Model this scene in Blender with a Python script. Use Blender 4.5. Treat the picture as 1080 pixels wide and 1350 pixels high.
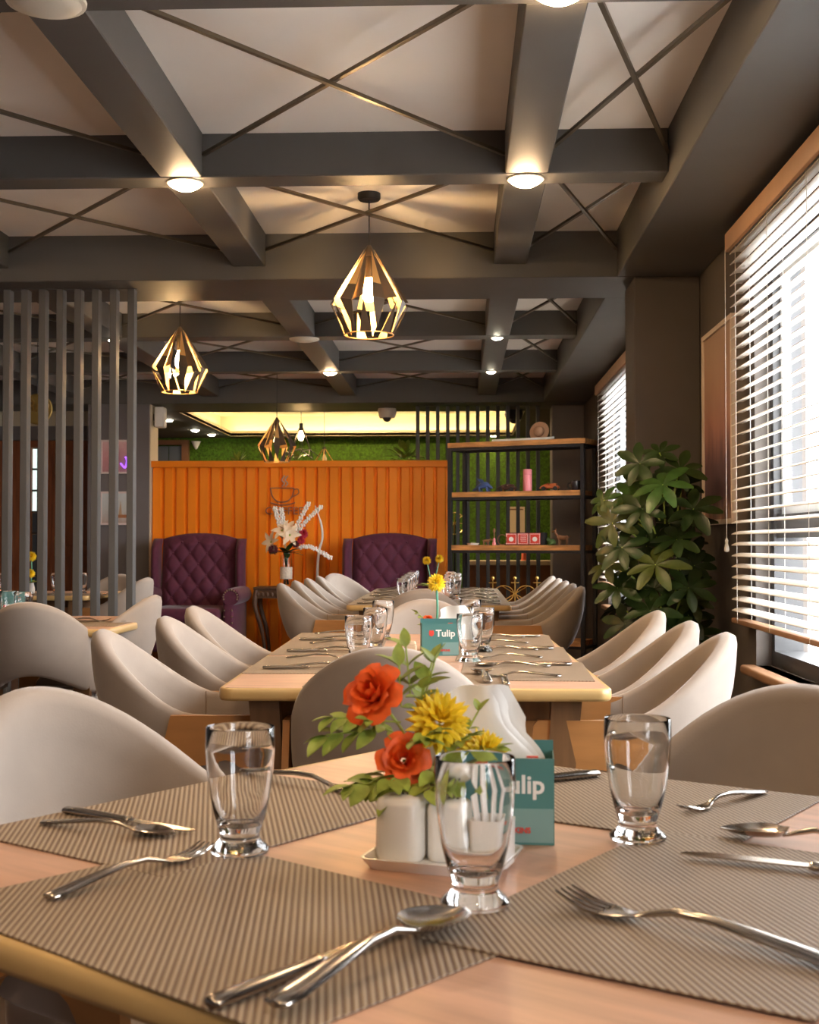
import bpy, bmesh, math, random
from mathutils import Vector, Matrix
PI = math.pi
sc = bpy.context.scene
for o in list(bpy.data.objects): bpy.data.objects.remove(o)
C = sc.collection
random.seed(7)

# ------------------------------------------------------------------ camera
FPX = 1680.0
CZ = 1.08
cd = bpy.data.cameras.new('camera'); cam = bpy.data.objects.new('camera', cd); C.objects.link(cam)
cd.sensor_fit = 'HORIZONTAL'; cd.sensor_width = 15.7; cd.lens = 15.7*FPX/1080.0
cd.clip_start = 0.05; cd.clip_end = 300
cam.location = (0, 0, CZ)
cam.rotation_euler = (PI/2 + math.atan(41/math.hypot(FPX, 67)), 0, math.atan(67/FPX))
cd.dof.use_dof = True; cd.dof.focus_distance = 3.6; cd.dof.aperture_fstop = 8.0
sc.camera = cam
# ------------------------------------------------------------------ world, exposure
w = bpy.data.worlds.new('world'); sc.world = w; w.use_nodes = True
bg = w.node_tree.nodes['Background']
bg.inputs[0].default_value = (0.96, 0.98, 1.0, 1); bg.inputs[1].default_value = 8.5
sc.view_settings.view_transform = 'Standard'; sc.view_settings.look = 'None'
sc.view_settings.gamma = 1; sc.view_settings.use_curve_mapping = False
sc.view_settings.exposure = 1.25
sc.cycles.use_denoising = True
sc.cycles.max_bounces = 10; sc.cycles.diffuse_bounces = 5; sc.cycles.transmission_bounces = 10
sc.cycles.sample_clamp_indirect = 6.0
WX = 1.16                      # inner face of the window wall
WIN = [(3.55, 5.06), (7.3, 10.05), (2.1, 3.3), (-1.4, -0.1)]   # window openings along the wall (Y); last two added for daylight
WZ0, WZ1 = 0.60, 2.20
for (y0, y1) in WIN:           # portals only guide the sampling of the sky through the openings
    ld = bpy.data.lights.new('window_portal', 'AREA'); ld.shape = 'RECTANGLE'
    ld.size = WZ1-WZ0; ld.size_y = y1-y0; ld.cycles.is_portal = True
    lo = bpy.data.objects.new('window_portal', ld); C.objects.link(lo)
    lo.location = (WX+0.19, (y0+y1)/2, (WZ0+WZ1)/2); lo.rotation_euler = (0, PI/2, 0)

# ------------------------------------------------------------------ materials
MATS = {}
def mat(name, col, rough=0.5, metal=0.0, var=0.0, vscale=8.0, bump=0.0, bscale=60.0, sheen=0.0, trans=0.0, ior=1.45,
        emit=None, estr=0.0, stretch=None, alpha=1.0, coat=0.0, subsurf=0.0):
    if name in MATS: return MATS[name]
    m = bpy.data.materials.new(name); m.use_nodes = True
    nt = m.node_tree; b = nt.nodes['Principled BSDF']
    b.inputs['Base Color'].default_value = (*col, 1); b.inputs['Roughness'].default_value = rough
    b.inputs['Metallic'].default_value = metal; b.inputs['IOR'].default_value = ior
    if trans: b.inputs['Transmission Weight'].default_value = trans
    if sheen: b.inputs['Sheen Weight'].default_value = sheen; b.inputs['Sheen Roughness'].default_value = 0.4
    if coat: b.inputs['Coat Weight'].default_value = coat; b.inputs['Coat Roughness'].default_value = 0.15
    if emit: b.inputs['Emission Color'].default_value = (*emit, 1); b.inputs['Emission Strength'].default_value = estr
    if var or bump:
        tc = nt.nodes.new('ShaderNodeTexCoord'); mp = nt.nodes.new('ShaderNodeMapping')
        nt.links.new(tc.outputs['Object'], mp.inputs[0])
        if stretch: mp.inputs['Scale'].default_value = stretch
    if var:
        n = nt.nodes.new('ShaderNodeTexNoise'); n.inputs['Scale'].default_value = vscale; n.inputs['Detail'].default_value = 6
        nt.links.new(mp.outputs[0], n.inputs['Vector'])
        mx = nt.nodes.new('ShaderNodeValToRGB')
        mx.color_ramp.elements[0].position = 0.3; mx.color_ramp.elements[1].position = 0.7
        mx.color_ramp.elements[0].color = (*[c*(1-var) for c in col], 1)
        mx.color_ramp.elements[1].color = (*[min(1, c*(1+var)) for c in col], 1)
        nt.links.new(n.outputs[0], mx.inputs[0]); nt.links.new(mx.outputs[0], b.inputs['Base Color'])
    if bump:
        n2 = nt.nodes.new('ShaderNodeTexNoise'); n2.inputs['Scale'].default_value = bscale; n2.inputs['Detail'].default_value = 4
        nt.links.new(mp.outputs[0], n2.inputs['Vector'])
        bp = nt.nodes.new('ShaderNodeBump'); bp.inputs['Strength'].default_value = bump; bp.inputs['Distance'].default_value = 0.01
        nt.links.new(n2.outputs[0], bp.inputs['Height']); nt.links.new(bp.outputs[0], b.inputs['Normal'])
    MATS[name] = m
    return m
def emat(name, col, s):
    if name in MATS: return MATS[name]
    m = bpy.data.materials.new(name); m.use_nodes = True; nt = m.node_tree
    nt.nodes.remove(nt.nodes['Principled BSDF'])
    e = nt.nodes.new('ShaderNodeEmission'); e.inputs[0].default_value = (*col, 1); e.inputs[1].default_value = s
    nt.links.new(e.outputs[0], nt.nodes['Material Output'].inputs[0]); MATS[name] = m
    return m
M_beam = mat('beam_paint', (0.100, 0.096, 0.090), 0.55, var=0.06, vscale=3, bump=0.02, bscale=200)
M_panel = mat('ceiling_panel', (0.88, 0.845, 0.80), 0.7, var=0.04, vscale=2)
M_wallr = mat('wall_taupe', (0.105, 0.088, 0.076), 0.7, var=0.08, vscale=3, bump=0.03, bscale=150)
M_wallg = mat('wall_grey', (0.16, 0.145, 0.15), 0.7, var=0.06, vscale=3)
M_floor = mat('floor_wood', (0.10, 0.062, 0.04), 0.35, var=0.35, vscale=3, stretch=(6, 0.6, 1))
M_rod = mat('rod_metal', (0.16, 0.13, 0.09), 0.35, 0.7)
M_slatg = mat('divider_paint', (0.10, 0.098, 0.095), 0.5)
M_slatb = mat('divider_dark_paint', (0.075, 0.08, 0.085), 0.5)
M_top = mat('table_laminate', (0.60, 0.355, 0.24), 0.38, var=0.16, vscale=5, stretch=(1.0, 9, 1))
M_edge = mat('table_edge', (0.66, 0.43, 0.17), 0.35, var=0.08, vscale=6, coat=0.3)
M_leg = mat('table_leg_wood', (0.17, 0.085, 0.035), 0.45, var=0.25, vscale=6, stretch=(6, 6, 0.7))
M_velvet = mat('beige_velvet', (0.38, 0.315, 0.265), 0.85, var=0.13, vscale=5, sheen=0.35, bump=0.04, bscale=300)
M_seam = mat('velvet_seam', (0.30, 0.22, 0.17), 0.9)
M_ply = mat('chair_plywood', (0.50, 0.23, 0.075), 0.42, var=0.16, vscale=5, stretch=(4, 0.8, 4))
M_purple = mat('purple_fabric', (0.088, 0.014, 0.037), 0.8, var=0.15, vscale=30, sheen=0.2, bump=0.05, bscale=400)
M_orange = mat('orange_paint', (0.95, 0.26, 0.008), 0.45, var=0.07, vscale=3, bump=0.02, bscale=40)
M_grass = mat('artificial_grass', (0.055, 0.13, 0.007), 0.9, var=0.55, vscale=45, bump=1.0, bscale=70)
M_steel = mat('cutlery_steel', (0.52, 0.48, 0.44), 0.18, 1.0)
M_black = mat('black_metal', (0.022, 0.020, 0.022), 0.45)
M_board = mat('shelf_wood', (0.50, 0.22, 0.07), 0.45, var=0.4, vscale=7, stretch=(0.8, 5, 5))
M_glass = mat('clear_glass', (1, 1, 1), 0.0, trans=1.0, ior=1.45)
M_blind = mat('blind_slat', (0.80, 0.76, 0.70), 0.45)
M_rail = mat('blind_valance', (0.55, 0.33, 0.20), 0.5, var=0.06)
M_cord = mat('cord_white', (0.75, 0.72, 0.66), 0.7)
M_wdark = mat('window_frame_dark', (0.05, 0.05, 0.052), 0.4)
M_wwhite = mat('window_frame_white', (0.7, 0.72, 0.73), 0.4)
M_sill = mat('window_sill_wood', (0.36, 0.20, 0.11), 0.4, var=0.2, vscale=8, stretch=(5, 1, 5))
M_white = mat('white_ceramic', (0.82, 0.79, 0.74), 0.25, coat=0.3)
M_paper = mat('white_paper', (0.86, 0.83, 0.79), 0.8)
M_teal = mat('teal_card', (0.075, 0.215, 0.205), 0.5)
M_teal2 = mat('pale_teal_print', (0.20, 0.34, 0.32), 0.5)
M_red = mat('red_print', (0.65, 0.06, 0.04), 0.5)
M_rose = mat('orange_petal', (0.86, 0.11, 0.012), 0.55, var=0.25, vscale=60)
M_yellow = mat('yellow_petal', (0.88, 0.62, 0.02), 0.6, var=0.15, vscale=60)
M_leaf1 = mat('light_leaf', (0.34, 0.42, 0.07), 0.5, var=0.35, vscale=40)
M_leaf2 = mat('dark_leaf', (0.020, 0.040, 0.007), 0.36, var=0.4, vscale=14)
M_leaf3 = mat('bluegreen_stem', (0.12, 0.42, 0.30), 0.5)
M_trunk = mat('trunk', (0.08, 0.05, 0.03), 0.8, var=0.3, vscale=20)
M_pot = mat('pot_dark', (0.05, 0.045, 0.04), 0.5)
M_lampo = mat('lamp_outer', (0.10, 0.075, 0.055), 0.4, 0.3)
M_lampi = mat('lamp_inner_gold', (0.80, 0.52, 0.22), 0.5, 0.7)
M_bulb = emat('bulb_glow', (1.0, 0.62, 0.27), 170.0)
M_bulb2 = emat('bulb_glow_soft', (1.0, 0.62, 0.25), 60.0)
M_bulb3 = emat('bulb_glow_faint', (1.0, 0.62, 0.25), 8.0)
M_down = emat('downlight_glow', (1.0, 0.66, 0.36), 115.0)
M_downdim = emat('downlight_glow_far', (1.0, 0.90, 0.66), 45.0)
M_led = emat('led_strip_glow', (1.0, 0.80, 0.40), 13.0)
M_trimw = mat('fixture_white', (0.72, 0.66, 0.55), 0.5)
M_doorw = mat('door_wood', (0.26, 0.08, 0.028), 0.45, var=0.3, vscale=5, stretch=(7, 7, 0.6))
M_tray = mat('cove_paint', (0.80, 0.72, 0.52), 0.7)
M_gold = mat('gold_metal', (0.72, 0.48, 0.14), 0.28, 1.0)
M_pink = mat('pink_enamel', (0.72, 0.22, 0.24), 0.4)
M_brown = mat('brown_figurine', (0.22, 0.10, 0.045), 0.5, var=0.2)
M_blue = mat('blue_figurine', (0.05, 0.08, 0.20), 0.4, var=0.2)
M_green = mat('green_glaze', (0.06, 0.12, 0.03), 0.4)
M_carved = mat('carved_dark_wood', (0.085, 0.04, 0.02), 0.5, var=0.3, vscale=20)
M_lily = mat('cream_petal', (0.84, 0.68, 0.50), 0.6)
M_crimson = mat('crimson_petal', (0.45, 0.02, 0.05), 0.6)
M_maroon = mat('maroon_petal', (0.10, 0.012, 0.02), 0.6)
M_sisal = mat('sisal_wrap', (0.72, 0.60, 0.48), 0.8, var=0.15, vscale=80, bump=0.5, bscale=150)
M_sign = mat('sign_metal', (0.34, 0.18, 0.14), 0.35, 0.6)
M_cream = mat('cream_wall', (0.62, 0.55, 0.42), 0.7)
M_counter = mat('counter_top', (0.72, 0.60, 0.42), 0.5)
M_rust = mat('counter_front_wood', (0.20, 0.075, 0.025), 0.5, var=0.2)
M_straw = mat('straw', (0.60, 0.34, 0.20), 0.7, bump=0.3, bscale=120)
M_ext = mat('outside_wall_white', (0.80, 0.81, 0.82), 0.8)
M_ext2 = mat('outside_building', (0.40, 0.45, 0.52), 0.8, var=0.1)
M_extw = mat('outside_window', (0.12, 0.16, 0.22), 0.2)
M_ground = mat('outside_ground', (0.3, 0.3, 0.3), 0.9)
M_nail = mat('nailhead', (0.45, 0.36, 0.26), 0.3, 0.9)
M_rubber = mat('black_plastic', (0.02, 0.02, 0.02), 0.3)

def pane_mat():
    m = bpy.data.materials.new('window_glass'); m.use_nodes = True; nt = m.node_tree
    nt.nodes.remove(nt.nodes['Principled BSDF'])
    t = nt.nodes.new('ShaderNodeBsdfTransparent'); g = nt.nodes.new('ShaderNodeBsdfGlossy'); g.inputs['Roughness'].default_value = 0.02
    mx = nt.nodes.new('ShaderNodeMixShader')
    mx.inputs[0].default_value = 0.05; nt.links.new(t.outputs[0], mx.inputs[1]); nt.links.new(g.outputs[0], mx.inputs[2])
    nt.links.new(mx.outputs[0], nt.nodes['Material Output'].inputs[0]); return m
M_pane = pane_mat()
def weave_mat():
    m = bpy.data.materials.new('placemat_weave'); m.use_nodes = True; nt = m.node_tree; b = nt.nodes['Principled BSDF']
    b.inputs['Roughness'].default_value = 0.55
    tc = nt.nodes.new('ShaderNodeTexCoord'); sp = nt.nodes.new('ShaderNodeSeparateXYZ'); rt = nt.nodes.new('ShaderNodeVectorRotate'); rt.rotation_type = 'Z_AXIS'; rt.inputs['Angle'].default_value = -PI/4
    nt.links.new(tc.outputs['Object'], rt.inputs['Vector']); nt.links.new(rt.outputs[0], sp.inputs[0])
    def wave(out, pitch):
        a = nt.nodes.new('ShaderNodeMath'); a.operation = 'MULTIPLY'; a.inputs[1].default_value = 2*PI/pitch
        nt.links.new(sp.outputs[out], a.inputs[0])
        s = nt.nodes.new('ShaderNodeMath'); s.operation = 'SINE'; nt.links.new(a.outputs[0], s.inputs[0]); return s
    sx = wave(0, 0.0062); sy = wave(1, 0.0042)
    mul = nt.nodes.new('ShaderNodeMath'); mul.operation = 'MULTIPLY_ADD'
    nt.links.new(sy.outputs[0], mul.inputs[0]); mul.inputs[1].default_value = 0.45; nt.links.new(sx.outputs[0], mul.inputs[2])
    mr = nt.nodes.new('ShaderNodeMapRange'); mr.inputs[1].default_value = -1.1; mr.inputs[2].default_value = 1.1
    nt.links.new(mul.outputs[0], mr.inputs[0])
    cr = nt.nodes.new('ShaderNodeValToRGB')
    cr.color_ramp.elements[0].position = 0.25; cr.color_ramp.elements[0].color = (0.155, 0.095, 0.060, 1)
    cr.color_ramp.elements[1].position = 0.7; cr.color_ramp.elements[1].color = (0.36, 0.28, 0.195, 1)
    nt.links.new(mr.outputs[0], cr.inputs[0]); nt.links.new(cr.outputs[0], b.inputs['Base Color'])
    bp = nt.nodes.new('ShaderNodeBump'); bp.inputs['Strength'].default_value = 0.5; bp.inputs['Distance'].default_value = 0.0012
    nt.links.new(mr.outputs[0], bp.inputs['Height']); nt.links.new(bp.outputs[0], b.inputs['Normal'])
    return m
M_weave = weave_mat()
def ramp_art(name, stops, axis=2, noise=0.25, scale=4.0, lo=0.0, hi=1.0):
    m = bpy.data.materials.new(name); m.use_nodes = True; nt = m.node_tree; b = nt.nodes['Principled BSDF']
    b.inputs['Roughness'].default_value = 0.6
    tc = nt.nodes.new('ShaderNodeTexCoord'); sp = nt.nodes.new('ShaderNodeSeparateXYZ'); nt.links.new(tc.outputs['Generated'], sp.inputs[0])
    n = nt.nodes.new('ShaderNodeTexNoise'); n.inputs['Scale'].default_value = scale; n.inputs['Detail'].default_value = 5
    mp = nt.nodes.new('ShaderNodeMapping'); mp.inputs['Scale'].default_value = (3, 3, 1)
    nt.links.new(tc.outputs['Generated'], mp.inputs[0]); nt.links.new(mp.outputs[0], n.inputs['Vector'])
    a = nt.nodes.new('ShaderNodeMath'); a.operation = 'MULTIPLY_ADD'; nt.links.new(n.outputs[0], a.inputs[0]); a.inputs[1].default_value = noise*2
    s = nt.nodes.new('ShaderNodeMath'); s.operation = 'SUBTRACT'; nt.links.new(sp.outputs[axis], s.inputs[0]); s.inputs[1].default_value = noise
    nt.links.new(s.outputs[0], a.inputs[2])
    cr = nt.nodes.new('ShaderNodeValToRGB')
    while len(cr.color_ramp.elements) < len(stops): cr.color_ramp.elements.new(0.5)
    for e, (p, c) in zip(cr.color_ramp.elements, stops): e.position = p; e.color = (*c, 1)
    nt.links.new(a.outputs[0], cr.inputs[0]); nt.links.new(cr.outputs[0], b.inputs['Base Color'])
    return m

# ------------------------------------------------------------------ mesh helpers
class MB:
    def __init__(s): s.V = []; s.F = []; s.MI = []
    def add(s, vs, fs, Mx=None, mi=0):
        k = len(s.V)
        for v in vs: s.V.append(tuple(Mx @ Vector(v)) if Mx else tuple(v))
        for f in fs: s.F.append(tuple(i+k for i in f)); s.MI.append(mi)
        return s
    def box(s, x0, x1, y0, y1, z0, z1, Mx=None, mi=0):
        vs = [(x, y, z) for z in (z0, z1) for y in (y0, y1) for x in (x0, x1)]
        fs = [(0, 2, 3, 1), (4, 5, 7, 6), (0, 1, 5, 4), (2, 6, 7, 3), (0, 4, 6, 2), (1, 3, 7, 5)]
        return s.add(vs, fs, Mx, mi)
    def rbox(s, x0, x1, y0, y1, z0, z1, r=0.01, seg=2, Mx=None, mi=0):
        bm = bmesh.new(); bmesh.ops.create_cube(bm, size=1)
        for v in bm.verts: v.co = Vector(((x0+x1)/2+v.co.x*(x1-x0), (y0+y1)/2+v.co.y*(y1-y0), (z0+z1)/2+v.co.z*(z1-z0)))
        bmesh.ops.bevel(bm, geom=bm.edges[:], offset=r, segments=seg, profile=0.5, affect='EDGES')
        bm.verts.index_update()
        s.add([v.co[:] for v in bm.verts], [tuple(v.index for v in f.verts) for f in bm.faces], Mx, mi); bm.free(); return s
    def lathe(s, prof, n=20, Mx=None, mi=0, cap=True):
        vs = []; fs = []; m = len(prof)
        for i in range(n):
            a = 2*PI*i/n
            for r, z in prof: vs.append((r*math.cos(a), r*math.sin(a), z))
        for i in range(n):
            j = (i+1) % n
            for k in range(m-1):
                fs.append((i*m+k, j*m+k, j*m+k+1, i*m+k+1))
        if cap:
            if prof[0][0] > 1e-6: fs.append(tuple(i*m for i in range(n))[::-1])
            if prof[-1][0] > 1e-6: fs.append(tuple(i*m+m-1 for i in range(n)))
        return s.add(vs, fs, Mx, mi)
    def tube(s, path, r, n=8, caps=True, mi=0, closed=False):
        P = [Vector(p) for p in path]; L = len(P); vs = []; fs = []
        up = None
        for i, p in enumerate(P):
            if closed: t = P[(i+1) % L]-P[i-1]
            else: t = (P[min(i+1, L-1)]-P[max(i-1, 0)])
            t = t.normalized() if t.length > 1e-9 else Vector((0, 0, 1))
            if up is None:
                up = Vector((0, 0, 1)) if abs(t.z) < 0.9 else Vector((1, 0, 0))
            u = up-t*up.dot(t)
            if u.length < 1e-6: u = Vector((1, 0, 0))-t*t.x
            u.normalize(); up = u; v = t.cross(u)
            rr = r[i] if isinstance(r, (list, tuple)) else r
            for k in range(n):
                a = 2*PI*k/n
                vs.append(p+(u*math.cos(a)+v*math.sin(a))*rr)
        for i in range(L if closed else L-1):
            j = (i+1) % L
            for k in range(n):
                l = (k+1) % n
                fs.append((i*n+k, i*n+l, j*n+l, j*n+k))
        if caps and not closed:
            fs.append(tuple(range(n))[::-1]); fs.append(tuple((L-1)*n+k for k in range(n)))
        return s.add(vs, fs, None, mi)
    def prism(s, poly, t0, t1, plane='yz', Mx=None, mi=0):
        n = len(poly)
        f = {'yz': lambda a, b, t: (t, a, b), 'xz': lambda a, b, t: (a, t, b), 'xy': lambda a, b, t: (a, b, t)}[plane]
        vs = [f(a, b, t0) for a, b in poly]+[f(a, b, t1) for a, b in poly]
        fs = [tuple(range(n))[::-1], tuple(range(n, 2*n))]+[(i, (i+1) % n, n+(i+1) % n, n+i) for i in range(n)]
        return s.add(vs, fs, Mx, mi)
    def grid(s, fn, nu, nv, cu=False, cv=False, Mx=None, mi=0):
        vs = [fn(i/(nu if cu else nu-1), j/(nv if cv else nv-1)) for i in range(nu) for j in range(nv)]
        fs = []
        for i in range(nu if cu else nu-1):
            for j in range(nv if cv else nv-1):
                a = (i+1) % nu; b = (j+1) % nv
                fs.append((i*nv+j, a*nv+j, a*nv+b, i*nv+b))
        return s.add(vs, fs, Mx, mi)
    def ball(s, c, r, n=10, m=7, sc_=(1, 1, 1), mi=0, Mx=None):
        prof = [(max(0, math.sin(PI*k/m))*r, -math.cos(PI*k/m)*r) for k in range(m+1)]
        T = Matrix.Translation(c) @ Matrix.Diagonal((*sc_, 1))
        return s.lathe(prof, n, (Mx @ T) if Mx else T, mi, cap=False)
    def mesh(s, name, mats, smooth=True, angle=40, fixn=True):
        me = bpy.data.meshes.new(name); me.from_pydata([tuple(v) for v in s.V], [], s.F)
        ms = mats if isinstance(mats, (list, tuple)) else [mats]
        for m in ms: me.materials.append(m)
        if len(ms) > 1: me.polygons.foreach_set('material_index', s.MI)
        if fixn:
            bm = bmesh.new(); bm.from_mesh(me)
            bmesh.ops.remove_doubles(bm, verts=bm.verts, dist=1e-6)
            bmesh.ops.recalc_face_normals(bm, faces=bm.faces); bm.to_mesh(me); bm.free()
        if smooth:
            me.polygons.foreach_set('use_smooth', [True]*len(me.polygons)); me.set_sharp_from_angle(angle=math.radians(angle))
        me.update(); return me
    def build(s, name, mats, parent=None, **k):
        return link(name, s.mesh(name, mats, **k), parent)
def link(name, me, parent=None, loc=None, rot=None):
    o = bpy.data.objects.new(name, me); C.objects.link(o)
    if parent: o.parent = parent
    if loc: o.location = loc
    if rot: o.rotation_euler = rot
    return o
def tag(o, label, cat, group=None, kind=None):
    o['label'] = label; o['category'] = cat
    if group: o['group'] = group
    o['kind'] = kind or 'thing'
    return o
def thing(name, label, cat, loc=(0, 0, 0), rz=0, group=None, kind=None):
    o = bpy.data.objects.new(name, None); C.objects.link(o); o.location = loc; o.rotation_euler = (0, 0, rz)
    o.empty_display_size = 0.05
    return tag(o, label, cat, group, kind)
def struct(o, label=None):
    o['kind'] = 'structure'
    if label: o['label'] = label
    return o
KIDS = {}
def copy_tree(o, parent=None):
    c = o.copy(); C.objects.link(c); c.parent = parent
    for ch in o.children: copy_tree(ch, c)
    return c
def place(proto, used, loc, rz, label, group=None, rot=None):
    o = proto if not used.get(proto.name) else copy_tree(proto)
    used[proto.name] = True
    o.location = loc; o.rotation_euler = rot or (0, 0, rz); o['label'] = label; o.scale = (1, 1, 1)
    if group: o['group'] = group
    return o
USED = {}
ORD = ['nearest', 'second nearest', 'third nearest', 'fourth nearest', 'farthest']

# ------------------------------------------------------------------ room shell
ZB, ZP, ZBB = 2.434, 2.595, 2.37
LX = -4.9
YF = -3.0
MB().box(LX-0.2, 1.5, YF-0.2, 15.8, -0.1, 0).build('floor', M_floor, smooth=False); struct(bpy.data.objects['floor'], 'dark wooden restaurant floor')
ceil_ = MB().box(LX-0.2, 1.5, YF-0.2, 12.3, ZP, ZP+0.15).build('ceiling', M_panel, smooth=False); struct(ceil_, 'pale coffered ceiling panels between dark beams')
beams_x = [0.244, -1.032, -2.308, -3.584]
bw = 0.0795
rowsA = [(YF, -1.95), (-1.8, -0.25), (-0.10, 1.45), (1.60, 3.03), (3.18, 4.65), (4.79, 6.18)]
rowsB = [(6.72, 8.30), (8.46, 9.98), (10.12, 11.67)]
def beam(x0, x1, y0, y1, z0):
    b = MB().rbox(x0, x1, y0, y1, z0, ZP+0.01, 0.004, 1).build('beam', M_beam, ceil_, smooth=False); return b
for i, r in enumerate(rowsA[:-1]): beam(LX, 0.76, r[1], rowsA[i+1][0], ZB)
beam(LX, 1.16, 6.18, 6.72, ZBB)
for i, r in enumerate(rowsB[:-1]): beam(LX, 0.76, r[1], rowsB[i+1][0], ZB)
beam(LX, 1.16, 11.67, 12.3, ZBB)
for x in beams_x:
    for rows in (rowsA, rowsB):
        for (a, b) in rows: beam(x-bw, x+bw, a, b, ZB+0.0015)
beam(0.76, WX, YF, 6.18, ZBB+0.001); beam(0.76, WX, 6.72, 11.67, ZBB+0.001)
cols = [(0.3235, 0.76), (-0.9525, 0.1645), (-2.2285, -1.1115), (-3.5045, -2.3875)]
for (y0, y1) in rowsA[3:]+rowsB:
    for (x0, x1) in cols:
        z = 2.505
        for k, (p, q) in enumerate((((x0, y0), (x1, y1)), ((x0, y1), (x1, y0)))):
            P = Vector((*p, z+0.012*k)); Q = Vector((*q, z+0.012*k)); d = Q-P; L = d.length
            Mx = Matrix.Translation(P) @ Matrix.Rotation(math.atan2(d.y, d.x), 4, 'Z')
            MB().box(0, L, -0.0075, 0.0075, -0.006, 0.006, Mx).build('cross_rod', M_rod, ceil_, smooth=False)
# right wall with openings
wr = MB(); ys = [YF]+[y for ab in sorted(WIN) for y in ab]+[12.0]
for i in range(0, len(ys), 2): wr.box(WX, WX+0.2, ys[i], ys[i+1], 0, ZP)
for (a, b) in WIN: wr.box(WX, WX+0.2, a, b, 0, WZ0); wr.box(WX, WX+0.2, a, b, WZ1, ZP)
struct(wr.build('wall_right', M_wallr, smooth=False), 'dark taupe window wall on the right')
struct(MB().box(WX, WX+0.2, 12.0, 15.7, 0, 2.7).build('wall_right_rear', M_wallr, smooth=False), 'dark wall of the rear room on the right')
struct(MB().box(LX-0.2, LX, YF, 15.7, 0, 2.7).build('wall_left', M_wallg, smooth=False), 'grey wall far on the left')
struct(MB().box(LX, WX, YF-0.2, YF, 0, 2.7).build('wall_front', M_wallg, smooth=False), 'grey wall behind the viewer')
col = MB().rbox(0.842, WX, 6.18, 6.515, 0, ZBB, 0.006, 1).build('trim_1', M_wallr, smooth=False)
struct(col, 'dark taupe square column beside the tall plant')
struct(MB().rbox(0.86, WX, 11.95, 12.25, 0, ZBB, 0.006, 1).build('trim_2', mat('pillar_grey', (0.27, 0.235, 0.225), 0.7), smooth=False), 'grey pillar behind the open shelf')
# rear room: green wall, soffit with lit cove
gw = MB().box(LX, WX, 15.5, 15.65, 0, 2.7).build('wall_back', M_grass, smooth=False); struct(gw, 'green artificial grass wall at the very back')
cz0 = 2.37
so = MB(); X0, X1, Y0, Y1 = -2.76, 0.62, 12.45, 15.2
so.box(LX, X0, 12.3, 15.5, cz0, cz0+0.03); so.box(X1, WX, 12.3, 15.5, cz0, cz0+0.03)
so.box(X0, X1, 12.3, Y0, cz0, cz0+0.03); so.box(X0, X1, Y1, 15.5, cz0, cz0+0.03)
soffit = so.build('ceiling_rear', M_wallr, smooth=False); struct(soffit, 'dark soffit of the rear room around a lit recess')
tr = MB(); tr.box(LX, WX, 12.3, 15.5, 2.62, 2.7)
tr.box(X0-0.2, X0-0.16, 12.3, 15.5, cz0+0.03, 2.62); tr.box(X1+0.16, X1+0.2, 12.3, 15.5, cz0+0.03, 2.62); tr.box(X0-0.2, X1+0.2, 15.38, 15.42, cz0+0.03, 2.62)
tr.build('cove_recess', M_tray, soffit, smooth=False)
lip = MB(); lip.box(X0-0.012, X0, Y0, Y1, cz0-0.004, cz0+0.06); lip.box(X1, X1+0.012, Y0, Y1, cz0-0.004, cz0+0.06); lip.box(X0, X1, Y1, Y1+0.012, cz0-0.004, cz0+0.06)
lip.build('cove_lip', M_tray, soffit, smooth=False)
MB().box(X0, X1, Y1+0.08, Y1+0.095, cz0+0.03, cz0+0.045).build('led_strip', M_led, soffit, smooth=False)
MB().box(X0-0.1, X0-0.085, Y0, Y1, cz0+0.03, cz0+0.045).build('led_strip', M_led, soffit, smooth=False)
MB().box(X1+0.085, X1+0.1, Y0, Y1, cz0+0.03, cz0+0.045).build('led_strip', M_led, soffit, smooth=False)

# ------------------------------------------------------------------ windows
def window(n, y0, y1, label):
    root = bpy.data.objects.new('window_%d' % n, None); C.objects.link(root); struct(root, label)
    xo, xi = WX+0.17, WX+0.06
    f = MB(); t = 0.05
    f.box(xi, xo, y0, y0+t, WZ0, WZ1); f.box(xi, xo, y1-t, y1, WZ0, WZ1); f.box(xi, xo, y0+t, y1-t, WZ0, WZ0+0.06); f.box(xi, xo, y0+t, y1-t, WZ1-t, WZ1)
    f.box(xi+0.01, xo-0.01, y0+t, y1-t, 1.10, 1.19)
    ym = (y0+y1)/2
    f.box(xi+0.01, xo-0.01, ym-0.03, ym+0.03, WZ0+0.06, 1.10); f.box(xi+0.01, xo-0.01, ym-0.03, ym+0.03, 1.19, WZ1-t)
    f.build('window_frame', M_wdark, root, smooth=False)
    for (a, b) in ((y0+t, ym-0.03), (ym+0.03, y1-t)):
        s = MB(); u = 0.03; z0, z1 = 1.19, WZ1-t
        s.box(xi+0.03, xi+0.06, a, a+u, z0, z1); s.box(xi+0.03, xi+0.06, b-u, b, z0, z1); s.box(xi+0.03, xi+0.06, a+u, b-u, z0, z0+u); s.box(xi+0.03, xi+0.06, a+u, b-u, z1-u, z1)
        s.build('sash', M_wwhite, root, smooth=False)
        MB().box(xi+0.044, xi+0.048, a+u, b-u, z0+u, z1-u).build('pane', M_pane, root, smooth=False)
        MB().box(xi+0.044, xi+0.048, a, b, WZ0+0.06, 1.10).build('pane', M_pane, root, smooth=False)
    MB().rbox(WX-0.055, xi+0.0, y0-0.03, y1+0.05, WZ0-0.035, WZ0, 0.012, 3).build('window_sill', M_sill, root)
    return root
window(1, *WIN[0], 'tall window behind the near white blind')
window(2, *WIN[1], 'window behind the far white blind past the column')
window(3, *WIN[2], 'added unseen window right of the frame, for daylight on the tables')  # added out of view to bring more daylight onto chairs and tables
window(5, *WIN[3], 'added window behind the viewer on the right wall, for front light')  # added out of view to light the foreground from the front
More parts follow.
